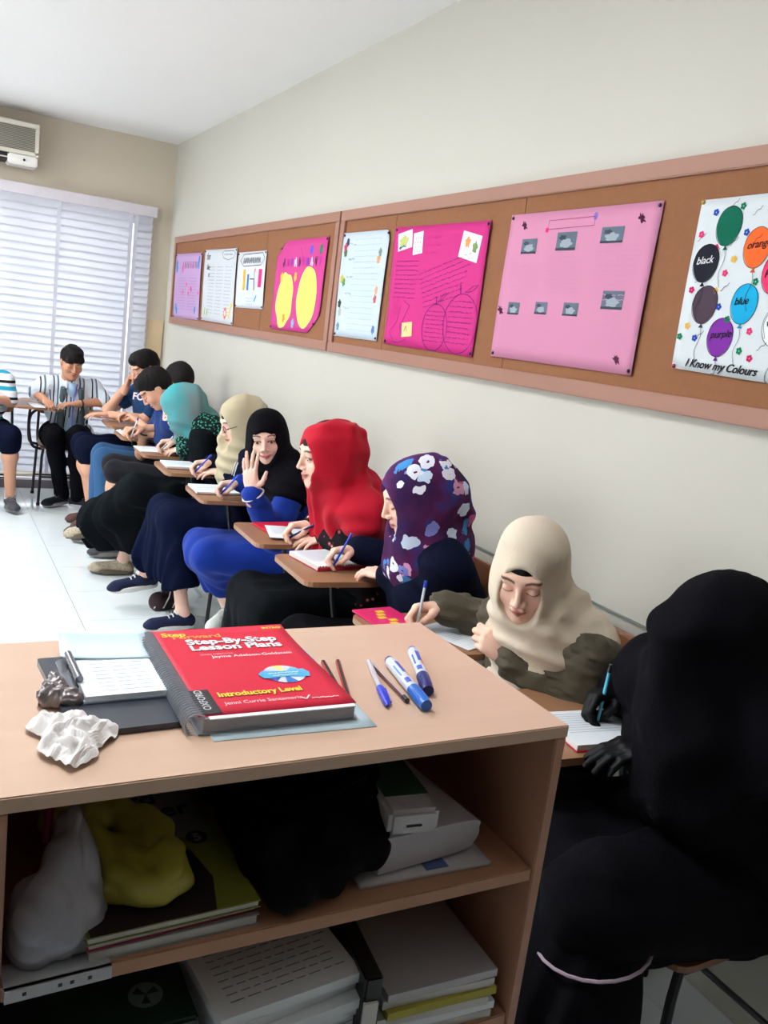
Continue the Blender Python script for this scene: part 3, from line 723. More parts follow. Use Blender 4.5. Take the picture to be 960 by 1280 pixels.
POSES = dict(
    write=dict(f=[(.75, .95, .45), (.85, 1.05, .5), (1.0, 1.15, .6), (1.1, 1.2, .6)], th=[(.026, .020, -.010), (.038, .048, -.030), (.022, .070, -.046), (.010, .088, -.050)], sp=0),
    rest=dict(f=[(.20, .30, .2), (.22, .32, .2), (.26, .38, .25), (.3, .45, .3)], th=[(.026, .018, -.008), (.046, .044, -.014), (.054, .070, -.016), (.050, .094, -.018)], sp=.35),
    fist=dict(f=[(1.2, 1.5, .8), (1.25, 1.5, .8), (1.3, 1.5, .8), (1.3, 1.5, .8)], th=[(.026, .020, -.010), (.038, .048, -.026), (.022, .066, -.044), (.004, .070, -.046)], sp=0),
    wave=dict(f=[(.02, .06, .05), (.05, .25, .2), (.0, .10, .1), (.1, .3, .2)], th=[(.026, .018, -.006), (.052, .036, -.008), (.068, .060, -.008), (.078, .084, -.008)], sp=1.5),
)
def hand_mesh(h, pose, side, skin, sc=1.0, glove=False):
    """local frame: origin wrist, y to the fingers, z out of the back of the hand; thumb at -x for the right hand"""
    ps = POSES[pose]; s = SDF(h, .010); g = .0016 if glove else 0
    kx = [.027, .009, -.009, -.025]; ky = [.086, .090, .086, .078]; L = [(.042, .025, .020), (.046, .029, .021), (.043, .027, .021), (.033, .021, .018)]
    s.cap((0, -.05, 0), (0, .006, 0), .026+g, .024+g); s.ell((0, .046, -.002), (.038+g, .050, .0145+g))
    for i in range(4): s.cap((kx[i]*.45, .015, -.001), (kx[i], ky[i], 0), .013+g, .0105+g)
    s.ell((.024, .030, -.010), (.015, .026, .014))
    for i in range(4):
        p = np.array([kx[i], ky[i], 0.]); a = 0; sp = (1.5-i)*.10*ps['sp']; r = [.0092, .0084, .0076, .0064]
        if i == 3: r = [q*.88 for q in r]
        for j in range(3):
            a += ps['f'][i][j]; d = np.array([sin(sp)*cos(a), cos(sp)*cos(a), -sin(a)]); q = p+d*L[i][j]
            s.cap(p, q, r[j]+g, r[j+1]+g, k=.004); p = q
    t = ps['th']; s.chain(t, [.014+g, .0115+g, .0098+g, .0078+g], k=.006)
    V, Q = s.build(smooth=1); C = np.tile(np.array(skin), (len(V), 1))
    V = V*sc
    if side == 'R': V = V*np.array([-1, 1, 1]); Q = Q[:, ::-1]
    return V, Q, C
def fr(origin, y, z):
    """4x4 frame with the given y axis and z as close as possible to the hint"""
    y = nrm(y); z = V3(z); z = nrm(z-y*(z@y)); x = np.cross(y, z); return np.array([x, y, z]).T, V3(origin)
def tf(V, F): return V@F[0].T+F[1]
def solve2(a, b, l1, l2, pole):
    """elbow / knee between a and b"""
    a, b = V3(a), V3(b); d = b-a; L = np.linalg.norm(d); d /= L
    if L > (l1+l2)*.999: return a+d*L*l1/(l1+l2)
    x = (l1*l1-l2*l2+L*L)/(2*L); hh = math.sqrt(max(l1*l1-x*x, 0)); p = V3(pole); p = p-d*(p@d); return a+d*x+nrm(p)*hh
def sobj(name, VQ, m, root, org, col=None):
    me = npmesh(name, VQ[0]-org, VQ[1], True, col); return link(name, me, m, root)

def person(label, c):
    """c holds joints in room coordinates, clothing and colours"""
    skin = SKIN[c.get('skin', 'fair')]; h = c.get('h', .010); hf = c.get('hf', .004)
    f = nrm((*c['face'], 0)); r = np.cross(f, (0, 0, 1)); U = V3((0, 0, 1))      # body facing and its right
    pel = V3(c['pel']); hc = V3(c['head']); hy = nrm(c['look']); HF = fr(hc, hy, c.get('up', (0, 0, 1))); hr, hfw, hu = HF[0].T
    sc = c.get('size', 1.)
    nb = V3(c['neck']) if 'neck' in c else hc-nrm(.75*nrm(hc-pel)+.25*hu)*.155*sc-hfw*.035
    sl = nrm(r+f*c.get('twist', 0)+U*c.get('tilt', 0)); sw = c.get('sw', .158)*sc
    tdir = nrm(pel-nb)
    sh = {'R': nb+sl*sw+tdir*.055, 'L': nb-sl*sw+tdir*.055}
    wr = {k: V3(c['w'+k]) for k in 'RL'}
    pole = {'R': V3(c.get('poleR', r*.9-U*.7-f*.2)), 'L': V3(c.get('poleL', -r*.9-U*.7-f*.2))}
    el = {k: solve2(sh[k], wr[k], .275*sc, .245*sc, pole[k]) for k in 'RL'}
    for k in 'RL':
        if 'e'+k in c: el[k] = V3(c['e'+k])
    hip = {'R': pel+r*.09, 'L': pel-r*.09}; kn = {k: V3(c['k'+k]) for k in 'RL'}; an = {k: V3(c['a'+k]) for k in 'RL'}
    toe = {k: nrm(c.get('t'+k, f-U*.05)) for k in 'RL'}
    org = V3((pel[0], pel[1], 0))
    mid = (nb+pel)/2-f*.02; che = nb+tdir*.16
    # --- the body: one continuous surface
    b = SDF(h, .03)
    b.cap(nb+tdir*.02, hc-hu*.06-hfw*.02, .056*sc, .050*sc, k=.03).cap(sh['L'], sh['R'], .052*sc, k=.05)
    b.cap(che-sl*.06, che+sl*.06, .095*sc).cap(mid-sl*.05, mid+sl*.05, .085*sc).cap(hip['L'], hip['R'], .09*sc)
    for k in 'RL':
        b.cap(sh[k], el[k], .046*sc, .038*sc).cap(el[k], wr[k], .038*sc, .026*sc)
        q_ = 1. if c['bottom']['kind'] == 'shorts' else .62
        b.cap(hip[k], kn[k], .082*sc*q_, .056*sc*q_, k=.04).cap(kn[k], an[k], .052*sc*q_, .036*sc)
        cf = kn[k]*.68+an[k]*.32-nrm(np.cross(np.cross(toe[k], an[k]-kn[k]), an[k]-kn[k])*-1)*-.012; b.ell(cf, (.050*sc*q_,)*3, k=.05)
        b.cap(an[k], an[k]-U*.03, .032 if q_ == 1. else .027, .030)
    V, Q = b.build(smooth=1); parts = [(V, Q, np.array(skin))]
    hv, hq, hcst = head_mesh(hf, skin, c.get('male', False), c.get('smile', 0), c.get('open', True), lip=c.get('lip', S(188, 100, 98)))
    parts.append((tf(hv*sc, HF), hq, hcst))
    hands = {}
    for k in 'RL':
        fa = nrm(wr[k]-el[k]); d = c.get('d'+k, fa); n = c.get('n'+k, (0, 0, 1)); H_ = fr(wr[k], d, n); hands[k] = H_
        gl = c.get('glove'); v, q, cc = hand_mesh(c.get('hh', hf), c.get('p'+k, 'write' if k == 'R' else 'rest'), k, gl or skin, c.get('hs', .93)*sc, bool(gl)); parts.append((tf(v, H_), q, cc))
    V, Q, C = addmesh(parts)
    root = link('person', npmesh('person', V-org, Q, True, C), skinm, None, loc=org); tag(root, label, 'person')
    J = dict(f=f, r=r, U=U, pel=pel, hc=hc, HF=HF, nb=nb, sl=sl, sh=sh, el=el, wr=wr, hip=hip, kn=kn, an=an, toe=toe, org=org, mid=mid, che=che, tdir=tdir, root=root, hands=hands, sc=sc, c=c)
    hair_and_scarf(J); top(J); bottom(J); shoes(J); eyes(J)
    return J
def hl(J, p): return tf(V3(p)[None]*J['sc'], J['HF'])[0]     # head-local point into the room
def eyes(J):
    c = J['c']
    if not c.get('open', True) or c.get('veil'): return
    g = c.get('gaze', (0, 0))
    for x in (-1, 1):
        cen = hl(J, (x*.031, .0735, 0)); ex = nrm(J['HF'][0]@nrm((g[0], 1, g[1])))
        bm = bmesh.new(); bmesh.ops.create_uvsphere(bm, u_segments=16, v_segments=12, radius=.0128)
        e = finish(bm, 'eye', mat('eye_white', S(226, 220, 216), .15, var=0), J['root'], smooth=True); e.location = cen-J['org']
        q = Vector(ex).to_track_quat('Z', 'Y')
        for nm, rr, zz, mm in (('iris', .0062, .0115, mat('iris', S(74, 46, 30), .1, var=0)), ('pupil', .003, .01225, mat('pupil', (0.004, .004, .004), .05, var=0))):
            bm = bmesh.new(); bmesh.ops.create_uvsphere(bm, u_segments=14, v_segments=8, radius=rr); bmesh.ops.scale(bm, vec=(1, 1, .28), verts=bm.verts)
            bmesh.ops.translate(bm, vec=(0, 0, zz), verts=bm.verts); bmesh.ops.rotate(bm, matrix=q.to_matrix(), verts=bm.verts); finish(bm, nm, mm, e, smooth=True)
def hair_and_scarf(J):
    c = J['c']; HF = J['HF']; Rm = HF[0]; org = J['org']; nb = J['nb']; f = J['f']; sc = J['sc']
    def E(s, p, r, k=None, sub=False): s.ell(hl(J, p), np.array(r)*sc, Rm, k, sub)
    if 'hair' in c:
        s = SDF(c.get('hh', .005), .012)
        E(s, (0, -.022, .038), (.082, .101, .087)); E(s, (0, .015, .080), (.058, .070, .038), .03); E(s, (0, -.06, .0), (.066, .055, .055), .03)
        E(s, (0, .100, -.050), (.066, .074, .098), .008, True); E(s, (0, .02, -.10), (.12, .12, .07), .01, True)
        for x in (-1, 1): E(s, (x*.088, .014, -.03), (.02, .03, .04), .006, True)
        if c['hair'] == 'fringe': s.cap(hl(J, (-.046, .064, .046)), hl(J, (.042, .068, .048)), .020, k=.03)
        w1 = wrinkle(.0016, 230, 3, (1, 1, .5)); w2 = wrinkle(.0025, 50, 9)
        V, Q = s.build(disp=lambda P: w1(P)+w2(P), smooth=0)
        sobj('hair', (V, Q), mat('hair_dark', S(20, 16, 16), .7, bump=.5, bscale=260, var=.2, vscale=60, spec=.18), J['root'], org)
    if 'scarf' not in c: return
    sd = c['scarf']; hs = c.get('hs_', c.get('hsc', .006)); s = SDF(hs, .03); bulk = sd.get('bulk', 1.)
    under = sd.get('under')
    if under:
        u = SDF(c.get('hf', .004), .012); E(u, (0, -.018, .036), (.0795, .1005, .0905)); E(u, (0, .02, -.02), (.068, .070, .085), .02)
        E(u, (0, .10, -.045), (.062, .085, .082), .004, True)
        V, Q = u.build(smooth=1); sobj('underscarf', (V, Q), fabric('under_'+sd['name'], under, .9), J['root'], org)
    E(s, (0, -.028, .034), (.088*bulk, .114*bulk, .097)); E(s, (0, -.055, -.01), (.080*bulk, .085*bulk, .085), .04)
    E(s, (0, .0, -.06), (.082, .092, .075), .04)
    s.cap(hl(J, (0, -.02, -.06)), nb+J['tdir']*.02, .088, .105, k=.06)
    if sd.get('drape', 1):
        L = sd.get('len', .2)
        for x in (-1, 1): s.cap(nb+J['sl']*x*.05+J['tdir']*.02, nb+J['sl']*x*.125*sd.get('sh', 1)+J['tdir']*.055, .085, .070, k=.05)
        s.cap(nb+f*.03, nb+f*.06+J['tdir']*L, .105, .098, k=.06)
        for x in (-1, 1): s.cap(nb+f*.04+J['sl']*x*.04, nb+f*.05+J['sl']*x*.075+J['tdir']*L*.8, .085, .070, k=.05)
        s.cap(nb-f*.04, nb-f*.06+J['tdir']*L*.8, .09, .08, k=.05)
    if sd.get('cape'):
        for k in 'RL': e = J['sh'][k]+(J['el'][k]-J['sh'][k])*sd['cape']; s.cap(nb+J['tdir']*.04, J['sh'][k], .09, .085, k=.05).cap(J['sh'][k], e, .085, .082, k=.05)
    for a in sd.get('extra', []): s.cap(hl(J, a[0]) if a[4] else V3(a[0]), hl(J, a[1]) if a[4] else V3(a[1]), a[2], a[3], k=.04)
    if not c.get('veil'):
        ow, oz = sd.get('open', (.060, .088)); cz = sd.get('cz', -.022)
        E(s, (0, .115, cz), (ow, sd.get('deep', .085), oz), .008, True); E(s, (0, .15, cz-.005), (ow*1.05, .07, oz*1.0), .01, True)
    mode = sd.get('mode', 'down'); amp = sd.get('amp', .006); nf = sd.get('nf', 12); sd_ = sd.get('seed', 1)
    wn = wrinkle(1., 16, sd_); w3 = wrinkle(amp*.4, 45, sd_+5); ctr = hc = J['hc']
    def disp(P):
        q = (P-ctr)@Rm; x, y, z = q.T
        rho = np.sqrt((x*1.15)**2+(z+.02)**2+.0001)
        th = np.arctan2((P[:, 0]-nb[0])*f[1]-(P[:, 1]-nb[1])*f[0], (P[:, 0]-nb[0])*f[0]+(P[:, 1]-nb[1])*f[1]); zz = P[:, 2]-nb[2]
        low = np.clip((.10-zz)/.15, 0, 1)
        if mode == 'wrap':      # cloth laid in rings around the face, U-shaped folds on the chest
            ph = 95*rho+1.6*wn(P)+20*y; up_ = np.sin(ph)*(1-low); u = np.sin(100*(zz+.9*(th*.11)**2)+1.5*wn(P)); d = up_*.6+u*low
        else:                   # folds running down
            d = np.sin(th*nf+2.0*wn(P)+z*4)*(.35+.55*low)
        d = np.where(d > 0, d**1.0, d*.6)
        return -amp*d+w3(P)
    V, Q = s.build(disp=disp, smooth=1)
    sobj('headscarf', (V, Q), sd['mat'], J['root'], org)
def top(J):
    c = J['c']; t = c['top']; org = J['org']; nb, f, sl, td, sh, el, wr, che, mid, hip, U, r = (J[k] for k in ('nb', 'f', 'sl', 'tdir', 'sh', 'el', 'wr', 'che', 'mid', 'hip', 'U', 'r'))
    h = c.get('ht', .009); s = SDF(h, .04); g = t.get('fat', .012); sc = J['sc']
    s.cap(sh['L']+sl*.02, sh['R']-sl*.02, (.060+g)*sc, k=.05)
    s.cap(nb+td*.03, nb+td*.05, .062+g, k=.05)
    s.cap(che-sl*.07, che+sl*.07, (.100+g)*sc).cap(mid-sl*.065, mid+sl*.065, (.098+g)*sc).cap(hip['L'], hip['R'], (.105+g)*sc)
    s.cap(che, mid, (.108+g)*sc).cap(mid, J['pel'], (.105+g)*sc)
    if not c.get('male'): s.cap(che-sl*.06+f*.055+td*.02, che+sl*.06+f*.055+td*.02, .062+g*.5, k=.05)
    slv = t.get('sleeve', 1.)
    for k in 'RL':
        s.cap(sh[k], el[k] if slv >= .5 else sh[k]+(el[k]-sh[k])*slv*2, (.053+g)*sc, (.045+g+(t.get('flare', 0)))*sc, k=.035)
        if slv > .5:
            e = wr[k]-nrm(wr[k]-el[k])*.012; s.cap(el[k], e, (.046+g)*sc, (.033+g*.7+t.get('cuff', 0))*sc, k=.03)
    if t.get('skirt'): # long one-piece dress flows on over the thighs
        for k in 'RL': s.cap(hip[k], J['kn'][k], .105+g, .085+g, k=.06)
    # neck opening and hem
    if not c.get('scarf'): s.ell(nb-td*.055+f*.03, (.066, .066, .05), k=.01, sub=True)
    if slv <= .5:
        for k in 'RL':
            d = nrm(el[k]-sh[k]); p = sh[k]+d*.275*slv*2*sc; s.cap(p+d*.055, p+d*.10, .085, k=.01, sub=True)
    for e_ in t.get('extra', []): s.cap(e_[0], e_[1], e_[2], e_[3], k=.04)
    w1 = wrinkle(t.get('amp', .005), t.get('fr', 62), t.get('seed', 5), ridged=t.get('ridged', False)); w2 = wrinkle(.0018, 190, 8)
    V, Q = s.build(disp=lambda P: w1(P)+w2(P), smooth=1)
    o = sobj(t.get('name', 'shirt'), (V, Q), t['mat'], J['root'], org); J['topo'] = o
    if 'cuffcol' in t:
        for k in 'RL':
            d = nrm(wr[k]-el[k]); p = wr[k]-d*(.02 if slv > .5 else 0)
            if slv <= .5: d = nrm(el[k]-sh[k]); p = sh[k]+d*.275*slv*2*sc+d*.022
            ring(J, 'cuff_trim', p, d, ((.036+g*.7) if slv > .5 else .060)*sc, .004, mat('trim_'+str(t['cuffcol']), t['cuffcol'], .8))
def ring(J, name, p, d, rad, w, m):
    a = nrm(np.cross(d, (0.3, .2, 1))); b = np.cross(d, a)
    return tubeo(name, [tuple(p+rad*(a*cos(2*pi*i/24)+b*sin(2*pi*i/24))-J['org']) for i in range(24)], w, m, J['root'], 6, True)
def bottom(J):
    c = J['c']; t = c['bottom']; org = J['org']; hip, kn, an, U, f, r = (J[k] for k in ('hip', 'kn', 'an', 'U', 'f', 'r')); sc = J['sc']
    h = c.get('ht', .009); s = SDF(h, .04); g = t.get('fat', .01)
    s.cap(hip['L'], hip['R'], .112+g*.5)
    if t['kind'] == 'skirt':
        for k in 'RL': s.cap(hip[k], kn[k], .098+g, .062+g, k=.05)
        m0 = (kn['L']+kn['R'])/2; m1 = (an['L']+an['R'])/2; s.cap((hip['L']+hip['R'])/2, m0-U*.01, .10+g, .065+g, k=.07)
        fl = t.get('flare', .03); e = t.get('hem', .0)
        for k in 'RL': q = an[k]+(kn[k]-an[k])*(e/.46); s.cap(kn[k], q, .062+g, .064+g+fl, k=.05)
        s.cap(m0-U*.02, m1+U*e, .062+g, .06+g+fl, k=.08)
        # back of the skirt hangs from the seat
        s.cap(m0*.55+(hip['L']+hip['R'])/2*.45-U*.03, m1*.8+(hip['L']+hip['R'])/2*.2*np.array([1, 1, 0])+U*(e+.06), .06+g, .06+fl, k=.08)
        for e_ in t.get('extra', []): s.cap(e_[0], e_[1], e_[2], e_[3], k=.06)
        cut = m1+U*(e-.055); ax = nrm(m1-m0) if t.get('cutleg') else -U; s.half(cut, ax, k=.01)
        s.half((0, 0, .012), -U, k=.01)
    else:
        ln = t.get('len', 1.)
        for k in 'RL':
            s.cap(hip[k], kn[k], (.088+g)*sc, (.062+g)*sc, k=.045)
            e = kn[k]+(an[k]-kn[k])*ln; s.cap(kn[k], e, (.060+g)*sc, (.060+g-.014*ln)*sc, k=.03)
    mode = t.get('mode', 'fold'); am = t.get('amp', .009); w1 = wrinkle(1., 9, t.get('seed', 2)); w2 = wrinkle(am*.5, 30, 7); nf = t.get('nf', 9)
    m0 = (kn['L']+kn['R'])/2; d0 = nrm((an['L']+an['R'])/2-m0); pel = J['pel']
    def disp(P):
        if t['kind'] != 'skirt': return w2(P)*1.6
        q = P-m0; lat = q@r; along = q@f
        th = np.arctan2(q@r, q@f+.25)
        low = np.clip((m0[2]-P[:, 2])/.3, 0, 1)
        d2 = lat*34+along*(9 if t.get('swirl') is None else t['swirl'])+.7*w1(P)
        return -am*(.6*np.sin(d2*1.6)+.55*np.sin(d2*2.9+1))*(.12+1.0*low)*1.25+w2(P)
    V, Q = s.build(disp=disp, smooth=1); J['boto'] = sobj(t.get('name', 'skirt' if t['kind'] == 'skirt' else 'trousers'), (V, Q), t['mat'], J['root'], org)
def shoes(J):
    c = J['c']; sh = c.get('shoe')
    if not sh: return
    for k in 'RL':
        t = J['toe'][k]; a = J['an'][k]; sd = np.cross(t, J['U']); sd = nrm(sd); u = nrm(np.cross(sd, t)); Lf = sh.get('len', .25)
        F_ = (np.array([sd, t, u]).T, a-u*.075)  # sole plane origin under the ankle
        s = SDF(c.get('hsh', .006), .018)
        s.cap((0, -.035, .035), (0, .02, .04), .035, .036); s.cap((0, .02, .036), (0, Lf-.10, .026), .035, .032); s.ell((0, Lf-.105, .020), (.043, .058, .028)); s.cap((0, -.01, .05), (0, 0, .075), .036, .036)
        s.ell((0, .002, .10), (.034, .042, .03), k=.006, sub=True)
        s.half((0, 0, .006), (0, 0, -1), k=.004)
        V, Q = s.build(smooth=1)
        o = sobj('shoe', (tf(V, F_), Q), sh['mat'], J['root'], J['org'])
        # sole
        bm = bmesh.new(); pts = []
        for i in range(24):
            a_ = 2*pi*i/24; y = (Lf-.11)/2-.01+(Lf/2+.005)*cos(a_); x = (.041+.010*(y > .05))*sin(a_)
            pts.append((x, y))
        prism(bm, pts, -.004, .021)
        M4 = Matrix(np.vstack([np.hstack([F_[0], (F_[1]-J['org'])[:, None]]), [0, 0, 0, 1]]).tolist()); bmesh.ops.transform(bm, matrix=M4, verts=bm.verts)
        finish(bm, 'sole', sh['sole'], o, bevel=.003, smooth=True)
        if sh.get('laces'):
            for i in range(4):
                y = .035+i*.02; z = .084-i*.009
                P_ = [tf(V3((x, y+.004*(x > 0), z-abs(x)*.35))[None], F_)[0]-J['org'] for x in (-.02, -.01, 0, .01, .02)]; tubeo('lace', P_, .0034, sh['laces'], o, 5)
            for sg in (-1, 1):
                P_ = [tf(V3(q)[None], F_)[0]-J['org'] for q in ((0, .035, .086), (sg*.015, .028, .098), (sg*.030, .03, .090), (sg*.018, .042, .082), (0, .04, .085))]; tubeo('lace', P_, .0030, sh['laces'], o, 5)
# ------------------------------------------------------------------ cloth materials
blackf = fabric('black_cloth', S(12, 12, 17), sheen=0.); black2 = fabric('black_dress', S(15, 19, 23), sheen=0.); navyj = fabric('navy_jacket', S(13, 18, 38), sheen=0.); navys = fabric('navy_skirt', S(11, 19, 44), sheen=0.)
cobalt = fabric('cobalt_cloth', S(10, 46, 138)); olive = fabric('olive_jacket', S(74, 68, 54), .55)
def coords(nt, kind='Object', scale=(1, 1, 1), rot=(0, 0, 0)):
    tc = nd(nt, 'ShaderNodeTexCoord'); mp = nd(nt, 'ShaderNodeMapping'); mp.inputs['Scale'].default_value = scale; mp.inputs['Rotation'].default_value = rot
    nt.links.new(tc.outputs[kind], mp.inputs[0]); return mp.outputs[0]
def ramp(nt, src, stops, interp='CONSTANT'):
    r = nd(nt, 'ShaderNodeValToRGB'); r.color_ramp.interpolation = interp; e = r.color_ramp.elements
    while len(e) < len(stops): e.new(.5)
    for i, (p, c) in enumerate(stops): e[i].position = p; e[i].color = (*c, 1)
    nt.links.new(src, r.inputs[0]); return r.outputs[0]
def fabricbase(name):
    m, nt, b = newmat(name); b.inputs['Roughness'].default_value = .85; b.inputs['Specular IOR Level'].default_value = .2
    n2 = nd(nt, 'ShaderNodeTexNoise', Scale=160., Detail=3.); nt.links.new(coords(nt), n2.inputs['Vector'])
    bp = nd(nt, 'ShaderNodeBump', Strength=.25, Distance=.004); nt.links.new(n2.outputs[0], bp.inputs['Height']); nt.links.new(bp.outputs[0], b.inputs['Normal'])
    return m, nt, b
def mixc(nt, fac, a, b):
    m = nd(nt, 'ShaderNodeMix', data_type='RGBA')
    nt.links.new(fac, m.inputs[0])
    for s_, v in ((6, a), (7, b)):
        if isinstance(v, tuple): m.inputs[s_].default_value = (*v, 1)
        else: nt.links.new(v, m.inputs[s_])
    return m.outputs[2]
def floral():
    m, nt, b = fabricbase('floral_scarf'); co = coords(nt)
    n = nd(nt, 'ShaderNodeTexNoise', Scale=9., Detail=3.); nt.links.new(co, n.inputs['Vector'])
    base = ramp(nt, n.outputs[0], [(0, S(30, 40, 110)), (.42, S(54, 24, 70)), (.55, S(80, 26, 76)), (.68, S(34, 60, 130))], 'LINEAR')
    # petals: distorted voronoi cells of a chosen few colours
    nz = nd(nt, 'ShaderNodeTexNoise', Scale=26., Detail=2.); nt.links.new(co, nz.inputs['Vector'])
    ad = nd(nt, 'ShaderNodeVectorMath', operation='MULTIPLY_ADD'); nt.links.new(nz.outputs['Color'], ad.inputs[0]); ad.inputs[1].default_value = (.05,)*3; nt.links.new(co, ad.inputs[2])
    v = nd(nt, 'ShaderNodeTexVoronoi', Scale=19.); nt.links.new(ad.outputs[0], v.inputs['Vector'])
    mask = ramp(nt, v.outputs['Distance'], [(0, (1, 1, 1)), (.50, (0, 0, 0))])
    sep = nd(nt, 'ShaderNodeSeparateColor'); nt.links.new(v.outputs['Color'], sep.inputs[0])
    colr = ramp(nt, sep.outputs[0], [(0, S(196, 214, 236)), (.22, S(208, 150, 186)), (.42, S(60, 130, 190)), (.58, S(224, 226, 238)), (.74, S(190, 90, 140)), (.85, S(120, 130, 200))])
    keep = ramp(nt, sep.outputs[1], [(0, (1, 1, 1)), (.72, (0, 0, 0))])
    mu = nd(nt, 'ShaderNodeMath', operation='MULTIPLY'); nt.links.new(mask, mu.inputs[0]); nt.links.new(keep, mu.inputs[1])
    core = ramp(nt, v.outputs['Distance'], [(0, (1, 1, 1)), (.12, (0, 0, 0))])
    c1 = mixc(nt, mu.outputs[0], base, colr); mu2 = nd(nt, 'ShaderNodeMath', operation='MULTIPLY'); nt.links.new(core, mu2.inputs[0]); nt.links.new(mu.outputs[0], mu2.inputs[1])
    nt.links.new(mixc(nt, mu2.outputs[0], c1, S(90, 20, 70)), b.inputs['Base Color']); return m
def stripes(name, stops, scale, rot=(0, 0, 0), axis='X', dist=0.):
    m, nt, b = fabricbase(name); w = nd(nt, 'ShaderNodeTexWave', wave_type='BANDS', bands_direction=axis, wave_profile='SAW', Scale=scale, Distortion=dist); w.inputs['Detail Scale'].default_value = 1.
    nt.links.new(coords(nt, rot=rot), w.inputs['Vector']); nt.links.new(ramp(nt, w.outputs['Fac'], stops), b.inputs['Base Color']); return m
def speckle(name, c0, c1, scale, th=.4, dist='F1', c2=None):
    m, nt, b = fabricbase(name); v = nd(nt, 'ShaderNodeTexVoronoi', Scale=scale); nt.links.new(coords(nt), v.inputs['Vector'])
    if c2: st = [(0, c2), (th*.5, c1), (th, c0)]
    else: st = [(0, c1), (th, c0)]
    nt.links.new(ramp(nt, v.outputs['Distance'], st), b.inputs['Base Color']); return m
def gradscarf(name, c0, c1):
    m, nt, b = fabricbase(name); n = nd(nt, 'ShaderNodeTexNoise', Scale=7., Detail=3.); nt.links.new(coords(nt, scale=(1, 1, .5)), n.inputs['Vector'])
    nt.links.new(ramp(nt, n.outputs[0], [(.35, c0), (.65, c1)], 'LINEAR'), b.inputs['Base Color']); return m
lace = speckle('lace_shawl', S(16, 24, 26), S(60, 150, 130), 75, .38)
flowers = speckle('black_flower', S(24, 20, 26), S(150, 60, 70), 34, .28, c2=S(220, 190, 180))
sole_w = mat('sole_white', S(214, 214, 210), .6); lace_w = mat('lace_white', S(226, 226, 226), .8)
sneaker_w = dict(mat=fabric('white_canvas', S(200, 206, 200), .7), sole=sole_w, laces=lace_w)
sneaker_n = dict(mat=fabric('navy_canvas', S(24, 30, 60), .8), sole=sole_w, laces=lace_w)
shoe_c = dict(mat=speckle('cream_shoe', S(176, 164, 144), S(150, 130, 110), 90, .35), sole=mat('sole_brown', S(96, 84, 68), .7))
shoe_g = dict(mat=fabric('grey_canvas', S(74, 74, 80), .8), sole=mat('sole_grey', S(120, 118, 116), .6), laces=mat('lace_grey', S(140, 138, 136), .8))
shoe_k = dict(mat=fabric('black_canvas', S(30, 32, 40), .7), sole=mat('sole_dark', S(150, 152, 156), .6), laces=mat('lace_grey', S(140, 138, 136), .8))
PEN = []
WX = 1.57
# ------------------------------------------------------------------ the people, nearest first
p12 = person('person veiled and gloved all in black, nearest on the right, writing', dict(
    h=.014, hf=.006, hh=.0032, ht=.009, hsc=.0075, glove=S(3, 4, 8), veil=True, face=(-1, .05), pel=(1.58, 1.17, .54), head=(1.375, 1.10, 1.105), look=(-1, .05, -.35), neck=(1.45, 1.13, .985), sw=.17, open=False,
    wR=(1.475, 1.40, .865), dR=(-1, .12, -.25), nR=(.1, .35, 1), wL=(1.41, 1.20, .825), dL=(-1, .25, -.12), nL=(-.15, -.1, 1), eR=(1.62, 1.44, .80), eL=(1.58, 1.02, .80),
    kR=(1.21, 1.36, .57), kL=(1.19, 1.08, .58), aR=(1.14, 1.34, .10), aL=(1.14, 1.02, .10), tR=(-1, .1, 0), tL=(-1, -.1, 0),
    scarf=dict(name='veil', mat=blackf, mode='down', amp=.006, nf=9, seed=8, bulk=1.06, len=.42, cape=.8, extra=[((-.03, .085, .055), (.03, .085, .055), .030, .030, 1), ((0, .10, .05), (0, .085, -.02), .026, .035, 1), ((1.40, 1.10, .92), (1.44, 1.10, .80), .12, .14, 0), ((0, .07, -.02), (0, .075, -.16), .055, .075, 1), ((1.50, 1.10, 1.0), (1.62, 1.12, .62), .14, .17, 0), ((1.62, 1.05, .85), (1.64, 1.0, .60), .11, .14, 0)]),
    top=dict(name='abaya', mat=blackf, fat=.03, flare=.02, cuff=.012, skirt=True, amp=.007, cuffcol=S(170, 160, 175)),
    bottom=dict(kind='skirt', mat=blackf, flare=.03, hem=.26, amp=.009, fat=.02, name='robe'),
    shoe=dict(mat=blackf, sole=mat('sole_black', S(20, 20, 22), .7))))
J = p12
for k, z_ in (('L', .50), ('R', .40)):
    a_ = J['kn'][k]; b_ = J['an'][k]; t_ = (a_[2]-z_)/(a_[2]-b_[2]); p_ = a_+(b_-a_)*t_; d_ = nrm(b_-a_+np.array([0, 0, 0]))
    ring(J, 'hem_trim', p_, nrm(d_+np.array([.25, 0, 0])), (.112), .0035, mat('trim_pink', S(170, 150, 165), .8))
for k in 'RL':     # dark trousers showing below the robe, and its pale pink trimmed hem
    tubeo('trouser_leg', [tuple(J['kn'][k]*.4+J['an'][k]*.6-J['org']), tuple(J['an'][k]-J['org'])], [.062, .060], fabric('under_trousers', S(20, 22, 38)), J['root'], 14)
PEN.append((J, 'R', (.12, .05, 1), 'teal pen with a black end held upright in a black glove', 'teal'))

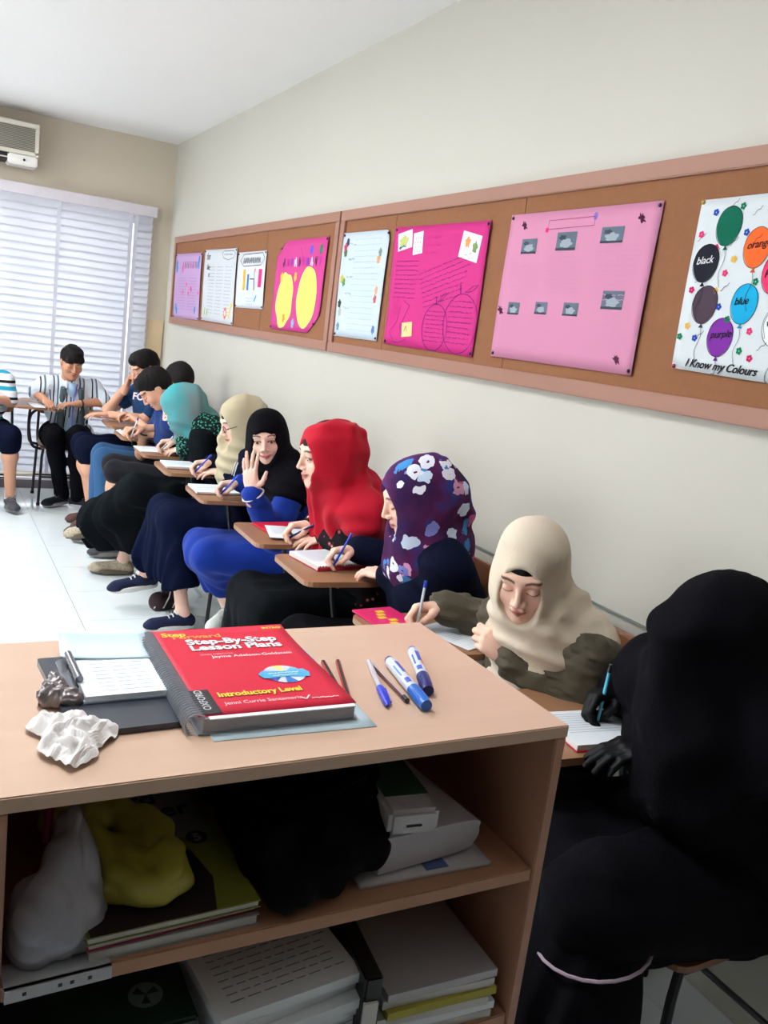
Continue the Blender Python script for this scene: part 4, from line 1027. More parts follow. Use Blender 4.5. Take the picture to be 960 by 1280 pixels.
p11 = person('person in a cream headscarf and olive jacket, looking down at the page', dict(
    h=.012, hf=.0025, hh=.0028, ht=.0075, hsc=.0055, skin='fair', face=(-.93, -.1), pel=(1.58, 1.74, .53), head=(1.36, 1.665, 1.07), look=(-.72, -.64, -.36), up=(.0, .0, 1), neck=(1.475, 1.70, .93), open=False, lip=S(186, 92, 96), sw=.165,
    wR=(1.37, 2.04, .855), dR=(-1, .25, -.12), nR=(.1, .5, 1), eR=(1.60, 1.93, .80), wL=(1.37, 1.69, .835), dL=(-.62, .52, .38), nL=(-.45, -.75, .4), eL=(1.50, 1.55, .76), pL='write',
    kR=(1.18, 1.86, .56), kL=(1.18, 1.64, .56), aR=(1.2, 1.84, .09), aL=(1.2, 1.62, .09),
    scarf=dict(name='cream', mat=fabric('cream_scarf', S(206, 192, 172), .8), mode='wrap', amp=.0075, seed=3, bulk=1.04, len=.17, sh=.80, under=S(12, 12, 14), open=(.062, .092), cz=-.020, extra=[((1.49, 1.64, .94), (1.53, 1.57, .92), .075, .06, 0)]),
    top=dict(name='jacket', mat=olive, fat=.018, amp=.006, fr=120, ridged=True, cuff=.006, ), bottom=dict(kind='skirt', mat=black2), shoe=sneaker_n))
PEN.append((p11, 'R', (.10, .05, 1), 'clear ballpoint with a blue cap end held by the person in the cream headscarf', 'blueclear'))

p10 = person('person in a purple and blue floral headscarf and navy jacket, face turned away', dict(
    h=.012, hf=.0035, hh=.0028, ht=.008, hsc=.006, skin='fair', face=(-1, .25), pel=(1.58, 2.40, .53), head=(1.375, 2.29, 1.125), look=(-1, .30, -.42), neck=(1.475, 2.31, .985), sw=.165, open=False,
    wR=(1.385, 2.66, .858), dR=(-1, .15, -.15), nR=(.1, .3, 1), eR=(1.60, 2.60, .82), wL=(1.40, 2.43, .83), dL=(-.35, .9, -.12), nL=(-.25, 0, 1), eL=(1.56, 2.20, .80),
    kR=(1.17, 2.58, .56), kL=(1.16, 2.34, .56), aR=(1.2, 2.56, .09), aL=(1.18, 2.32, .09),
    scarf=dict(name='floral', mat=floral(), mode='down', amp=.006, nf=8, seed=6, bulk=1.12, len=.10, extra=[((0, -.12, -.03), (0, -.15, -.10), .06, .03, 1)]),
    top=dict(name='jacket', mat=navyj, fat=.026, amp=.006), bottom=dict(kind='skirt', mat=blackf, amp=.005), shoe=sneaker_n))
PEN.append((p10, 'R', (.28, -.25, .9), 'blue pen held over the red spiral notebook', 'blue'))

p9 = person('smiling person in a bright red headscarf and black flowered dress, seen in profile', dict(
    h=.012, hf=.0028, hh=.003, ht=.008, hsc=.006, skin='fair', face=(-1, .12), pel=(WX, 2.97, .53), head=(1.335, 2.885, 1.150), look=(-1, .02, -.16), neck=(1.46, 2.92, 1.01), size=1.04, smile=1.2, open=True, gaze=(0, -.35),
    wR=(1.37, 3.02, .858), dR=(-1, .12, -.12), nR=(-.1, .25, 1), wL=(1.44, 2.93, .825), dL=(-1, .3, -.12), nL=(-.1, -.2, 1), pL='rest', eL=(1.60, 2.82, .79), eR=(1.60, 3.10, .82),
    kR=(1.17, 3.12, .55), kL=(1.16, 2.88, .55), aR=(1.2, 3.1, .09), aL=(1.20, 2.86, .09),
    scarf=dict(name='red', mat=fabric('red_scarf', S(178, 12, 38), .8), mode='down', amp=.012, nf=10, seed=4, bulk=1.12, len=.27, cape=.62, under=S(20, 18, 22), open=(.066, .088), deep=.108),
    top=dict(name='dress', mat=flowers, fat=.02), bottom=dict(kind='skirt', mat=black2), shoe=sneaker_n))
PEN.append((p9, 'R', (.70, -.5, .62), 'dark blue pen held by the person in the red headscarf', 'navy'))

p8 = person('smiling person in a black headscarf and cobalt blue dress, waving at the camera', dict(
    h=.012, hf=.0028, hh=.003, ht=.008, hsc=.006, skin='pale', face=(-1, -.05), pel=(WX, 3.66, .53), head=(1.375, 3.62, 1.095), look=(-.44, -.88, -.06), up=(-.16, .05, 1), neck=(1.455, 3.66, .955), smile=1.4, open=True, lip=S(206, 96, 104),
    wR=(1.33, 3.80, .858), dR=(-1, .1, -.12), nR=(.1, .4, 1), eR=(1.58, 3.82, .82), wL=(1.24, 3.385, .905), dL=(-.12, .12, 1), nL=(-.75, -.65, 0), eL=(1.37, 3.40, .70), pL='wave',
    kR=(1.19, 3.86, .55), kL=(1.17, 3.66, .54), aR=(1.46, 4.06, .09), aL=(1.42, 4.00, .21), tL=(-.8, -.5, -.35), tR=(-.8, -.4, 0),
    scarf=dict(name='black', mat=blackf, mode='wrap', amp=.005, seed=5, bulk=1.06, len=.20, cape=.1, under=S(20, 50, 150), open=(.058, .078)),
    top=dict(name='dress', mat=cobalt, fat=.016, cuffcol=S(200, 200, 205)), bottom=dict(kind='skirt', mat=cobalt, flare=.0, hem=.20, fat=.005, amp=.010), shoe=sneaker_w))
PEN.append((p8, 'R', (.45, -.35, .72), 'bright blue pen held by the waving person in cobalt blue', 'blue'))

p7 = person('person in a beige headscarf, glasses and navy jacket with pale piping', dict(
    h=.012, hf=.0035, hh=.0035, ht=.009, hsc=.0065, skin='fair', face=(-1, .1), pel=(WX, 4.32, .53), head=(1.42, 4.13, 1.10), look=(-1, -.02, -.40), neck=(1.48, 4.17, .985), open=False,
    wR=(1.36, 4.34, .858), dR=(-1, .1, -.12), nR=(.1, .3, 1), wL=(1.42, 4.26, .825), dL=(-1, .45, -.1), nL=(0, -.2, 1),
    kR=(1.15, 4.46, .58), kL=(1.16, 4.28, .56), aR=(1.10, 4.52, .20), aL=(1.23, 4.19, .085), tR=(-1, .0, -.12), tL=(-1, -.05, 0),
    scarf=dict(name='beige', mat=fabric('beige_scarf', S(178, 166, 138), .8), mode='wrap', amp=.006, seed=7, bulk=1.08, len=.2, under=S(30, 28, 30), open=(.066, .088), deep=.10),
    top=dict(name='jacket', mat=navyj, fat=.018), bottom=dict(kind='skirt', mat=navys, flare=.03, hem=.14, fat=.0, amp=.012), shoe=sneaker_n))
PEN.append((p7, 'R', (.45, -.35, .72), 'bright blue pen held by the person in the beige headscarf', 'blue'))
J = p7
for x in (-1, 1):
    tubeo('spectacles', [tuple(hl(J, (x*(.031+.021*cos(a)), .098-.004*abs(cos(a)), -.002+.016*sin(a)))-J['org']) for a in np.linspace(0, 2*pi, 20)[:-1]], .0016, blackf, J['root'], 5, True)
    tubeo('spectacles_arm', [tuple(hl(J, q)-J['org']) for q in ((x*.052, .094, 0), (x*.076, .06, .004), (x*.080, .0, .004))], .0014, blackf, J['root'], 5)
for dy in (0, .03): tubeo('jacket_piping', [tuple(V3(q)-J['org']) for q in ((1.43, 4.05+dy, .97), (1.39, 4.03+dy, .90), (1.39, 4.06+dy, .84))], .003, lace_w, J['root'], 5)

p6 = person('person in a shiny teal headscarf, lace shawl and long black dress, legs crossed', dict(
    h=.012, hf=.0035, hh=.0035, ht=.009, hsc=.0065, skin='fair', face=(-1, .15), pel=(WX, 4.86, .53), head=(1.295, 4.80, 1.075), look=(-1, .45, -.55), neck=(1.42, 4.83, .985), open=False,
    wR=(1.34, 4.98, .862), dR=(-1, .15, -.12), nR=(.1, .3, 1), wL=(1.40, 4.88, .83), dL=(-1, .5, -.1), nL=(0, -.2, 1),
    kR=(1.16, 5.02, .56), kL=(1.10, 4.88, .60), aR=(1.12, 5.16, .09), aL=(.95, 5.14, .33), tL=(-1, .35, -.2), tR=(-1, .2, 0),
    scarf=dict(name='teal', mat=gradscarf('teal_scarf', S(60, 150, 156), S(112, 128, 130)), mode='wrap', amp=.006, seed=9, bulk=1.12, len=.14, open=(.058, .080)),
    top=dict(name='dress', mat=black2, fat=.02), bottom=dict(kind='skirt', mat=black2, flare=.045, hem=.03, fat=.01, amp=.014), shoe=shoe_c))
PEN.append((p6, 'R', (.55, -.1, .75), 'white and blue pen held by the person in the teal headscarf', 'white'))
J = p6; s = SDF(.008, .04); s.cap(J['nb']+J['f']*.06, (1.36, 4.80, .86), .085, .06).cap((1.40, 4.70, 1.0), (1.52, 4.68, .97), .07, .08).cap((1.37, 4.76, .9), (1.37, 4.82, .80), .07, .05)
w1 = wrinkle(.006, 40, 3); sobj('lace_shawl', s.build(disp=w1), lace, J['root'], J['org'])

bluet = fabric('blue_tee', S(16, 52, 92)); bluet2 = fabric('dark_blue_tee', S(14, 46, 104)); shorts = fabric('navy_shorts', S(12, 18, 40), sheen=0.); bshorts = fabric('black_shorts', S(22, 22, 28)); jeans = fabric('jeans', S(44, 82, 122))
p5 = person('dark haired boy with bare knees and white trimmed blue sleeves, head bent low', dict(
    male=True, h=.008, hf=.005, hh=.0045, ht=.009, skin='mid', face=(-1, .1), pel=(WX, 5.46, .53), head=(1.30, 5.42, 1.115), look=(-.75, .12, -.85), neck=(1.38, 5.42, .98), sw=.175, size=1.03, hair='short', open=False,
    wR=(1.26, 5.44, .862), dR=(-1, .1, -.12), nR=(.1, .3, 1), wL=(1.24, 5.50, .835), dL=(-1, .35, 0), nL=(0, -.3, 1), pL='fist', eL=(1.46, 5.36, .83),
    kR=(1.14, 5.72, .57), kL=(1.13, 5.54, .56), aR=(1.2, 5.64, .10), aL=(1.17, 5.52, .10),
    top=dict(name='tee', mat=bluet2, fat=.012, sleeve=.38, cuffcol=S(206, 212, 220)), bottom=dict(kind='shorts', mat=bshorts, len=.03), shoe=shoe_g))
PEN.append((p5, 'R', (.25, -.05, .9), 'white pen held upright by the boy with white sleeve trim', 'white'))
p4 = person('dark haired boy leaning back on the wall behind the bent boy, in jeans', dict(
    male=True, h=.012, hf=.006, hh=.005, ht=.012, skin='mid', face=(-1, .1), pel=(WX+.02, 5.98, .53), head=(1.545, 5.80, 1.145), look=(-.35, .9, -.35), sw=.17, hair='short', open=False,
    wR=(1.36, 6.20, .84), wL=(1.34, 5.98, .835),
    kR=(1.14, 6.14, .57), kL=(1.13, 5.98, .57), aR=(1.1, 6.04, .10), aL=(1.12, 5.88, .10),
    top=dict(name='tee', mat=bluet2, fat=.012, sleeve=.4), bottom=dict(kind='trousers', mat=jeans), shoe=shoe_g))
p3 = person('boy in a blue lettered tee and navy shorts, resting his head on his hand', dict(
    male=True, h=.008, hf=.005, hh=.0045, ht=.009, skin='mid', face=(-1, -.25), pel=(WX, 6.48, .53), head=(1.405, 6.22, 1.185), look=(-.85, -.22, -.50), neck=(1.48, 6.26, 1.05), sw=.18, hair='short', open=False,
    wR=(1.32, 6.36, 1.03), dR=(.15, -.35, 1), nR=(-.8, .3, .2), pR='fist', eR=(1.24, 6.55, .83), wL=(1.20, 6.28, .83), dL=(-1, .2, 0), nL=(0, 0, 1), eL=(1.42, 6.12, .83),
    kR=(1.08, 6.56, .57), kL=(1.08, 6.36, .57), aR=(1.16, 6.50, .09), aL=(1.17, 6.30, .09),
    top=dict(name='tee', mat=bluet, fat=.012, sleeve=.36), bottom=dict(kind='shorts', mat=shorts, len=.12, fat=.02), shoe=dict(mat=fabric('brown_sandal', S(96, 66, 62)), sole=mat('sole_brown', S(96, 84, 68), .7))))
J = p3
me = textmesh('FOLL', .066, .001, .0015, 0, 'CENTER'); o = link('lettering', me, mat('letter_pink', S(216, 196, 206), .7), J['root'])
o.matrix_local = Matrix.Translation(Vector((1.365, 6.04, .972))-Vector(J['org'])) @ Matrix.Rotation(R(-42), 4, 'Z') @ Matrix.Rotation(R(82), 4, 'X')
vest = stripes('striped_shirt', [(0, S(214, 224, 232)), (.42, S(40, 44, 60)), (.52, S(206, 214, 224)), (.72, S(92, 110, 124)), (.86, S(220, 226, 232))], 3.4)
p2 = person('black haired boy in an open striped shirt, writing in front of the blinds', dict(
    male=True, h=.008, hf=.0042, hh=.0045, ht=.008, skin='tan', face=(.05, -1), pel=(1.05, 7.14, .53), head=(1.02, 6.87, 1.13), look=(.12, -1, -.42), neck=(1.03, 6.98, .985), sw=.175, hair='fringe', open=False,
    wR=(.845, 6.87, .835), dR=(.15, -1, -.1), nR=(-.3, 0, 1), eR=(.80, 7.07, .86), wL=(1.07, 6.84, .825), dL=(-1, -.25, -.05), nL=(0, 0, 1), eL=(1.27, 6.90, .85),
    kR=(.90, 6.80, .59), kL=(1.08, 6.80, .59), aR=(1.02, 7.02, .09), aL=(1.12, 6.93, .09), tR=(-.75, -.6, 0), tL=(.75, -.6, 0),
    top=dict(name='striped_shirt', mat=vest, fat=.016, sleeve=.46), bottom=dict(kind='trousers', mat=blackf), shoe=shoe_k))
PEN.append((p2, 'R', (-.15, .1, 1), 'grey pen held by the boy in the striped shirt', 'navy'))
J = p2
s = SDF(.007, .02); s.cap(J['nb']+J['tdir']*.06+J['f']*.055, J['mid']+J['f']*.075, .058, .062).cap(J['mid']+J['f']*.075, J['pel']+J['f']*.08, .062, .06); sobj('pale_blue_shirt', s.build(disp=wrinkle(.003, 60, 2)), fabric('pale_blue', S(168, 196, 218)), J['root'], J['org'])
for x in (-1, 1):
    o_ = J['nb']+J['f']*.05+J['r']*x*.035; tubeo('collar', [tuple(J['nb']+J['r']*x*.066-J['f']*.02+J['U']*.03-J['org']), tuple(o_+J['U']*.012-J['org']), tuple(J['nb']+J['f']*.088+J['r']*x*.04-J['U']*.055-J['org'])], [.014, .016, .008], fabric('collar_white', S(206, 208, 214)), J['root'], 8)
    q0 = J['nb']+J['f']*.085+J['r']*x*.062-J['U']*.05; q1 = J['mid']+J['f']*.125+J['r']*x*.075; q2 = J['pel']+J['f']*.125+J['r']*x*.085-J['U']*.02
    tubeo('vest_front', [tuple(q-J['org']) for q in (q0, q1, q2)], [.022, .026, .026], fabric('grey_vest', S(88, 104, 112)), J['root'], 8)
tubeo('lanyard', [tuple(J['nb']+q[0]*J['r']+q[1]*J['f']+q[2]*J['U']-J['org']) for q in ((-.035, .09, -.02), (-.012, .115, -.10), (0, .135, -.22), (0, .15, -.34))], .005, mat('lanyard_purple', S(96, 84, 190), .6), J['root'], 6)
for JJ, k in ((p2, 'L'), (p5, 'R')):
    d = nrm(JJ['wr'][k]-JJ['el'][k]); ring(JJ, 'wristwatch', JJ['wr'][k]-d*.03, d, .031, .006, mat('watch_black', S(26, 32, 34), .4))
tee1 = stripes('turquoise_stripes', [(0, S(226, 232, 236)), (.30, S(40, 160, 190)), (.55, S(226, 232, 236)), (.75, S(24, 28, 34)), (.92, S(226, 232, 236))], 2.6, axis='Z')
p1 = person('boy at the left edge in a turquoise striped tee and navy shorts', dict(
    male=True, h=.008, hf=.005, hh=.0045, ht=.009, skin='mid', face=(-.35, -1), pel=(.45, 7.06, .53), head=(.36, 6.90, 1.13), look=(-.5, -1, -.4), sw=.18, hair='short', open=False,
    wR=(.16, 6.86, .84), wL=(.46, 6.74, .83), eL=(.61, 6.90, .80),
    kR=(.34, 6.72, .57), kL=(.60, 6.74, .57), aR=(.38, 6.84, .10), aL=(.63, 6.84, .10), tL=(.12, -1, 0), tR=(-.3, -1, 0),
    top=dict(name='tee', mat=tee1, fat=.014, sleeve=.42), bottom=dict(kind='shorts', mat=shorts, len=.14, fat=.02), shoe=shoe_g))
sock = mat('sock_white', S(214, 216, 220), .9)
for k in 'RL':
    J = p1; tubeo('sock', [tuple(J['an'][k]+J['U']*.05-J['org']), tuple(J['an'][k]-J['U']*.02-J['org'])], [.042, .042], sock, J['root'], 12)
for nm, JJ, dy in (('bracelet', p10, 0),):
    d = nrm(JJ['wr']['L']-JJ['el']['L'])
    for i in range(4): ring(JJ, 'bracelet', JJ['wr']['L']-d*(.05+.014*i), d, .050+.004*i, .0045, mat('bracelet_grey', S(120, 106, 104), .3, metal=.7))
# ------------------------------------------------------------------ pens in hands
pcol = dict(blue=S(20, 70, 200), teal=S(90, 190, 220), blueclear=S(196, 206, 216), navy=S(30, 40, 110), white=S(206, 212, 222))
def pen(name, label, tip, top_, col, capc, r=.0042, cat='pen', capend=.12, group=None):
    tip, top_ = Vector(tip), Vector(top_); d = (top_-tip).normalized(); L = (top_-tip).length
    o = empty(name, tip, 0, label, cat, group); o.rotation_euler = d.to_track_quat('Z', 'Y').to_euler()
    tubeo('barrel', [(0, 0, .014), (0, 0, L)], [r, r], mat('pen_%d_%d_%d' % tuple(int(c*255) for c in col), col, .25), o, 10)
    tubeo('nib', [(0, 0, 0), (0, 0, .014)], [.0008, r*.9], mat('nib', S(150, 150, 150), .3), o, 8)
    tubeo('end_cap', [(0, 0, L*(1-capend)), (0, 0, L+.002)], [r*1.2, r*1.1], mat('cap_%d_%d_%d' % tuple(int(c*255) for c in capc), capc, .3), o, 10)
    return o
for J, k, a, lb, kind in PEN:
    Rm, org = J['hands'][k]; sc_ = .93*J['sc']; g = Rm@(np.array([(-1 if k == 'R' else 1)*.016, .090, -.050])*sc_)+org+V3((0, 0, .008)); a = nrm(a)
    zt = .789; t0 = min(.05, max(.02, (g[2]-zt)/max(a[2], .3)))
    pen('ballpoint_pen', lb, g-a*t0, g-a*t0+a*.145, pcol[kind], {'teal': S(20, 20, 24), 'blueclear': S(20, 60, 190), 'blue': S(16, 60, 190), 'navy': S(24, 30, 90), 'white': S(30, 60, 150)}[kind])
# ------------------------------------------------------------------ notebooks and papers on the tablets
page = mat('page_white', S(226, 232, 236), .7, var=.01); redc = mat('book_red', S(196, 24, 50), .4); pagee = mat('page_edge', S(206, 204, 200), .8)
def notebook(name, label, cat, c, size, rot, th, cover, z=.7815, spiral=False, loose=False, group=None, title=None):
    t = empty(name, (c[0], c[1], z), rot, label, cat, group); w, d = size[0]/2, size[1]/2
    if loose:
        bm = bmesh.new(); prism(bm, [(-w, -d), (w, -d), (w, d), (-w, d)], 0, th); finish(bm, 'sheet', page, t)
    else:
        box('back_cover', (-w, -d, 0), (w, d, .002), cover, t); box('page_block', (-w+.002, -d+.003, .002), (w-.004, d-.003, th), pagee, t)
        box('open_page', (-w+.003, -d+.003, th), (w-.004, d-.004, th+.001), page, t)
    V = []; F = []; rg = random.Random(int(c[0]*999+c[1]*777))
    bm = bmesh.new(); n = int(size[1]/.011)
    for i in range(2, n-1):
        y = d-.011*i; x = -w+.02; e = w-.02-rg.random()*.05; 
        if i > n*.7: break
        vs = [bm.verts.new((x, y, th+.0014)), bm.verts.new((e, y, th+.0014)), bm.verts.new((e, y+.0012, th+.0014)), bm.verts.new((x, y+.0012, th+.0014))]; bm.faces.new(vs)
    o = finish(bm, 'handwriting', mat('ink_grey', S(130, 136, 160), .8), t); o['kind'] = 'stuff'
    if spiral:
        for i in range(int(size[0]/.012)):
            x = -w+.008+i*.012; tubeo('spiral_ring', [(x, -d+.003*cos(a)-.001, th*.5+.001+(th*.62)*sin(a)) for a in np.linspace(0, 2*pi, 9)[:-1]], .0011, mat('wire_red', S(170, 40, 60), .4), t, 4, True)
    return t
H2 = pi/2
notebook('notebook', 'open notebook with a red edge under the black gloved hand', 'notebook', (1.40, 1.36), (.25, .17), -.12, .014, redc)
notebook('paper_sheet', 'white sheet under the hand of the person in the cream headscarf', 'paper', (1.43, 2.0), (.21, .20), .35, .002, redc, loose=True)
t = notebook('notebook', 'thick red spiral notebook, open to a white page', 'notebook', (1.37, 2.76), (.30, .21), .14, .016, redc, spiral=True)
box('red_edge', (-.15, -.106, 0), (.15, -.1005, .012), mat('book_crimson', S(176, 26, 66), .5), t)
t = notebook('paper_sheet', 'long white sheet before the person in the red headscarf', 'paper', (1.38, 3.12), (.29, .20), -.25, .002, redc, loose=True, z=.7905)
t = empty('red_book', (1.34, 3.20, .7815), .1, 'closed red book lying under the white sheet', 'book'); box('cover', (-.10, -.09, 0), (.10, .12, .009), redc, t, bevel=.001); box('page_block', (-.098, -.0915, .0015), (.1, .118, .0075), pagee, t)
t = notebook('notebook', 'white pad with a brown edge under the pen of the waving person', 'notebook', (1.30, 3.97), (.28, .20), -.05, .010, mat('cover_brown', S(120, 60, 50), .5))
t = notebook('notebook', 'white pad with a dark red edge before the person in the beige headscarf', 'notebook', (1.31, 4.60), (.27, .20), -.05, .012, mat('cover_darkred', S(130, 30, 48), .5))
t = notebook('paper_sheet', 'white sheet before the person in the teal headscarf', 'paper', (1.27, 5.12), (.25, .19), 0, .003, redc, loose=True)
notebook('notebook', 'white pad before the boy with white sleeve trim', 'notebook', (1.27, 5.74), (.22, .19), 0, .006, mat('cover_brown', S(120, 60, 50), .5))
notebook('notebook', 'white pad with a crimson edge before the boy resting his head', 'notebook', (1.30, 6.56), (.24, .19), 0, .010, mat('book_crimson', S(176, 26, 66), .5))
notebook('paper_sheet', 'white sheets on the tablet before the boy in the striped shirt', 'paper', (.86, 6.93), (.22, .26), .1, .004, redc, loose=True)
t = empty('pink_book', (1.25, 2.13, .7815), .1, 'pink booklet with yellow shapes on the left edge of a tablet', 'book'); box('cover', (-.07, -.10, 0), (.07, .10, .006), mat('book_pink', S(216, 30, 100), .4), t, bevel=.001)
for i in range(6): box('yellow_shape', (-.03+.012*(i % 3), -.07+.025*i, .006), (-.004+.012*(i % 3), -.052+.025*i, .0068), mat('yellow_print', S(232, 196, 40), .5), t)
# small black pouch with a white edge on the blue lap, brown bag on the floor
t = empty('pouch', (1.22, 3.80, .755), .4, 'small black pouch with a white edge lying by the tablet of the red headscarf person', 'pouch')
# (removed below if it would float)
bpy.data.objects.remove(t)
s = SDF(.006, .02); s.cap((1.17, 4.50, .05), (1.27, 4.54, .06), .045, .05).cap((1.17, 4.50, .03), (1.27, 4.52, .03), .03, .03); s.half((0, 0, .004), (0, 0, -1), k=.004)
V, Q = s.build(disp=wrinkle(.004, 60, 3)); og = V3((1.22, 4.52, 0))
o = link('brown_bag', npmesh('brown_bag', V-og, Q), fabric('bag_brown', S(62, 46, 52)), None, loc=og); tag(o, 'small dark brown bag with pale straps on the floor behind the navy shoes', 'bag')
for i in range(3): tubeo('strap', [(-.07+.05*i, -.058, .02), (-.04+.05*i, -.05, .08), (-.02+.05*i, 0, .105)], .004, sole_w, o, 5)
# ------------------------------------------------------------------ on the cabinet top
TZ = CZ+.0002
def obj_at(name, loc, rz, label, cat, group=None): return empty(name, loc, rz, label, cat, group)
# spiral bound lesson plan book
bk = obj_at('spiral_book', (.290, .905, TZ+.0012), -.012, 'thick red spiral bound lesson plan book lying on the cabinet top', 'book')
BW, BH, BT = .205, .285, .021
redg = mat('book_cover_red', S(208, 26, 58), .5, var=.015, vscale=8, spec=.3); greyc = mat('plastic_grey', S(150, 156, 166), .35)
box('back_cover', (.006, 0, 0), (BW+.006, BH, .0015), greyc, bk); box('page_block', (.012, .003, .0015), (BW+.003, BH-.003, BT-.002), mat('pages_grey', S(176, 174, 176), .8, bump=.3, bscale=500, stretch=(.02, .02, 3)), bk)
box('white_pages', (.018, -.002, BT-.002), (BW+.002, BH-.002, BT-.0006), page, bk)
bm = bmesh.new(); n = 12; V = []; F = []
for j in range(n+1):
    for i in range(n+1):
        x = .006+(BW)*i/n; y = .006+(BH-.004)*j/n; z = BT+.001*sin(j*.5)*(i/n)+.004*(j/n)**4*(i/n); V.append((x, y, z))
F = [(j*(n+1)+i, j*(n+1)+i+1, (j+1)*(n+1)+i+1, (j+1)*(n+1)+i) for j in range(n) for i in range(n)]
o = link('front_cover', npmesh('front_cover', V, F), redg, bk); md = o.modifiers.new('t', 'SOLIDIFY'); md.thickness = .0008
def cz(x, y): j = (y-.006)/(BH-.004)*n; i = (x-.006)/BW*n; return BT+.001*sin(j*.5)*(i/n)+.004*max(j/n, 0)**4*(i/n)+.0006
def ctext(name, txt, x, y, size, col, bold=0., shear=0., rot=0., align='LEFT', lift=0., space=1., sx=1.):
    me = textmesh(txt, size, 0, bold, shear, align, space)
    for v in me.vertices:
        px, py = v.co.x*sx, v.co.y; qx = x+px*cos(rot)-py*sin(rot); qy = y+px*sin(rot)+py*cos(rot); v.co = (qx, qy, cz(qx, qy)+lift)
    return link(name, me, mat('ink_%d_%d_%d' % tuple(int(c*255) for c in col), col, .4), bk)
YEL = S(246, 214, 60); WHT = S(238, 234, 234); BLK = S(34, 30, 34)
for dx, dy, cc, lf in ((.0009, -.0009, BLK, .0), (0, 0, WHT, .0004)):
    ctext('title', 'Step-By-Step', .050+dx, .228+dy, .0265, cc, .0009, lift=lf, sx=.98); ctext('title', 'Lesson Plans', .050+dx, .206+dy, .0265, cc, .0009, lift=lf, sx=1.0)
ctext('series_name', 'Step', .022, .262, .020, YEL, .0005); ctext('series_name', 'Forward', .035, .252, .018, S(238, 150, 60), .0005, sx=1.15); ctext('level_mark', 'INTRO', .176, .272, .010, YEL, .0003)
ctext('small_print', 'SERIES DIRECTOR', .058, .188, .006, S(240, 190, 196)); ctext('author', 'Jayme Adelson-Goldstein', .072, .177, .0115, WHT, .0001, sx=1.0)
for dx, dy, cc, lf in ((.0007, -.0007, BLK, 0), (0, 0, YEL, .0004)): ctext('level_title', 'Introductory Level', .044+dx, .052+dy, .0185, cc, .0006, lift=lf, sx=.80)
ctext('author', 'Jenni Currie Santamaria', .046, .030, .0115, S(236, 200, 204), .0001, sx=.92)
bm = bmesh.new(); prism(bm, [(.0075, .008), (.036, .008), (.036, .076), (.0075, .076)], 0, .0004); bmesh.ops.translate(bm, vec=(0, 0, BT+.0008), verts=bm.verts); finish(bm, 'publisher_panel', mat('panel_black', S(30, 30, 34), .4), bk)
ctext('publisher_name', 'OXFORD', .026, .018, .0135, S(206, 206, 210), .0002, rot=pi/2, lift=.0012)
# the disc picture: a printed compact disc with a torn blue band
def disc(r, z, col, a0=0, a1=2*pi, r0=0., sy=1.):
    bm = bmesh.new(); k = 24; c0 = [bm.verts.new((.150+r0*cos(a0+(a1-a0)*i/k), .106+r0*sin(a0+(a1-a0)*i/k)*sy, z)) for i in range(k+1)]; c1 = [bm.verts.new((.150+r*cos(a0+(a1-a0)*i/k), .106+r*sin(a0+(a1-a0)*i/k)*sy, z)) for i in range(k+1)]
    for i in range(k): bm.faces.new((c0[i], c1[i], c1[i+1], c0[i+1]))
    return finish(bm, 'disc_print', mat('disc_%d_%d_%d' % tuple(int(q*255) for q in col), col, .25), bk)
z0 = BT+.0016; disc(.0285, z0, S(206, 214, 226), r0=.004)
for i, cc in enumerate((S(120, 190, 226), S(230, 220, 140), S(210, 190, 220), S(60, 70, 170), S(40, 120, 200), S(150, 200, 230))): disc(.028, z0+.0002, cc, i*1.05+.3, i*1.05+.9, .006)
bm = bmesh.new(); prism(bm, [(.118, .094), (.150, .096), (.182, .092), (.186, .106), (.181, .118), (.150, .114), (.122, .118), (.114, .108)], z0+.0004, z0+.0006); finish(bm, 'disc_band', mat('band_blue', S(70, 170, 216), .4), bk)
def scr(name, x0, x1, y, hgt, col, z, wd=.0008, seed=0):
    rg = random.Random(seed); bm = bmesh.new(); x = x0; pts = []
    while x < x1: pts.append((x, y+rg.uniform(-1, 1)*hgt)); x += .0016
    for a, b in zip(pts[:-1], pts[1:]): bm.faces.new([bm.verts.new(q) for q in ((a[0], a[1]-wd, z), (b[0], b[1]-wd, z), (b[0], b[1]+wd, z), (a[0], a[1]+wd, z))])
    o = finish(bm, name, mat('ink_%d_%d_%d' % tuple(int(c*255) for c in col), col, .4), bk); o['kind'] = 'stuff'; return o
scr('small_print', .128, .172, .108, .0016, S(226, 236, 240), z0+.0009, seed=3); scr('small_print', .132, .168, .101, .0012, S(226, 236, 240), z0+.0009, seed=4)
scr('small_print', .158, .196, .026, .0013, S(236, 220, 222), BT+.0018, seed=5)
bm = bmesh.new()
for a, b in (((.146, .031), (.150, .025)), ((.150, .025), (.158, .036))): bm.faces.new([bm.verts.new((q[0]+d, q[1], BT+.0018)) for q, d in ((a, -.0012), (b, -.0012), (b, .0012), (a, .0012))])
finish(bm, 'tick_mark', mat('ink_white', WHT, .4), bk)
wirem = mat('spiral_grey', S(168, 174, 184), .35, metal=.2)
bm = bmesh.new(); ring_pts = [(.004+.0135*cos(a), 0, BT*.52+.0135*sin(a)) for a in np.linspace(0, 2*pi, 15)[:-1]]
tube(bm, ring_pts, .0014, 5, True); me = bpy.data.meshes.new('spiral_ring'); bm.to_mesh(me); bm.free(); me.materials.append(wirem)
for i in range(44): link('spiral_ring', me, None, bk, loc=(0, .006+i*.0063, 0))
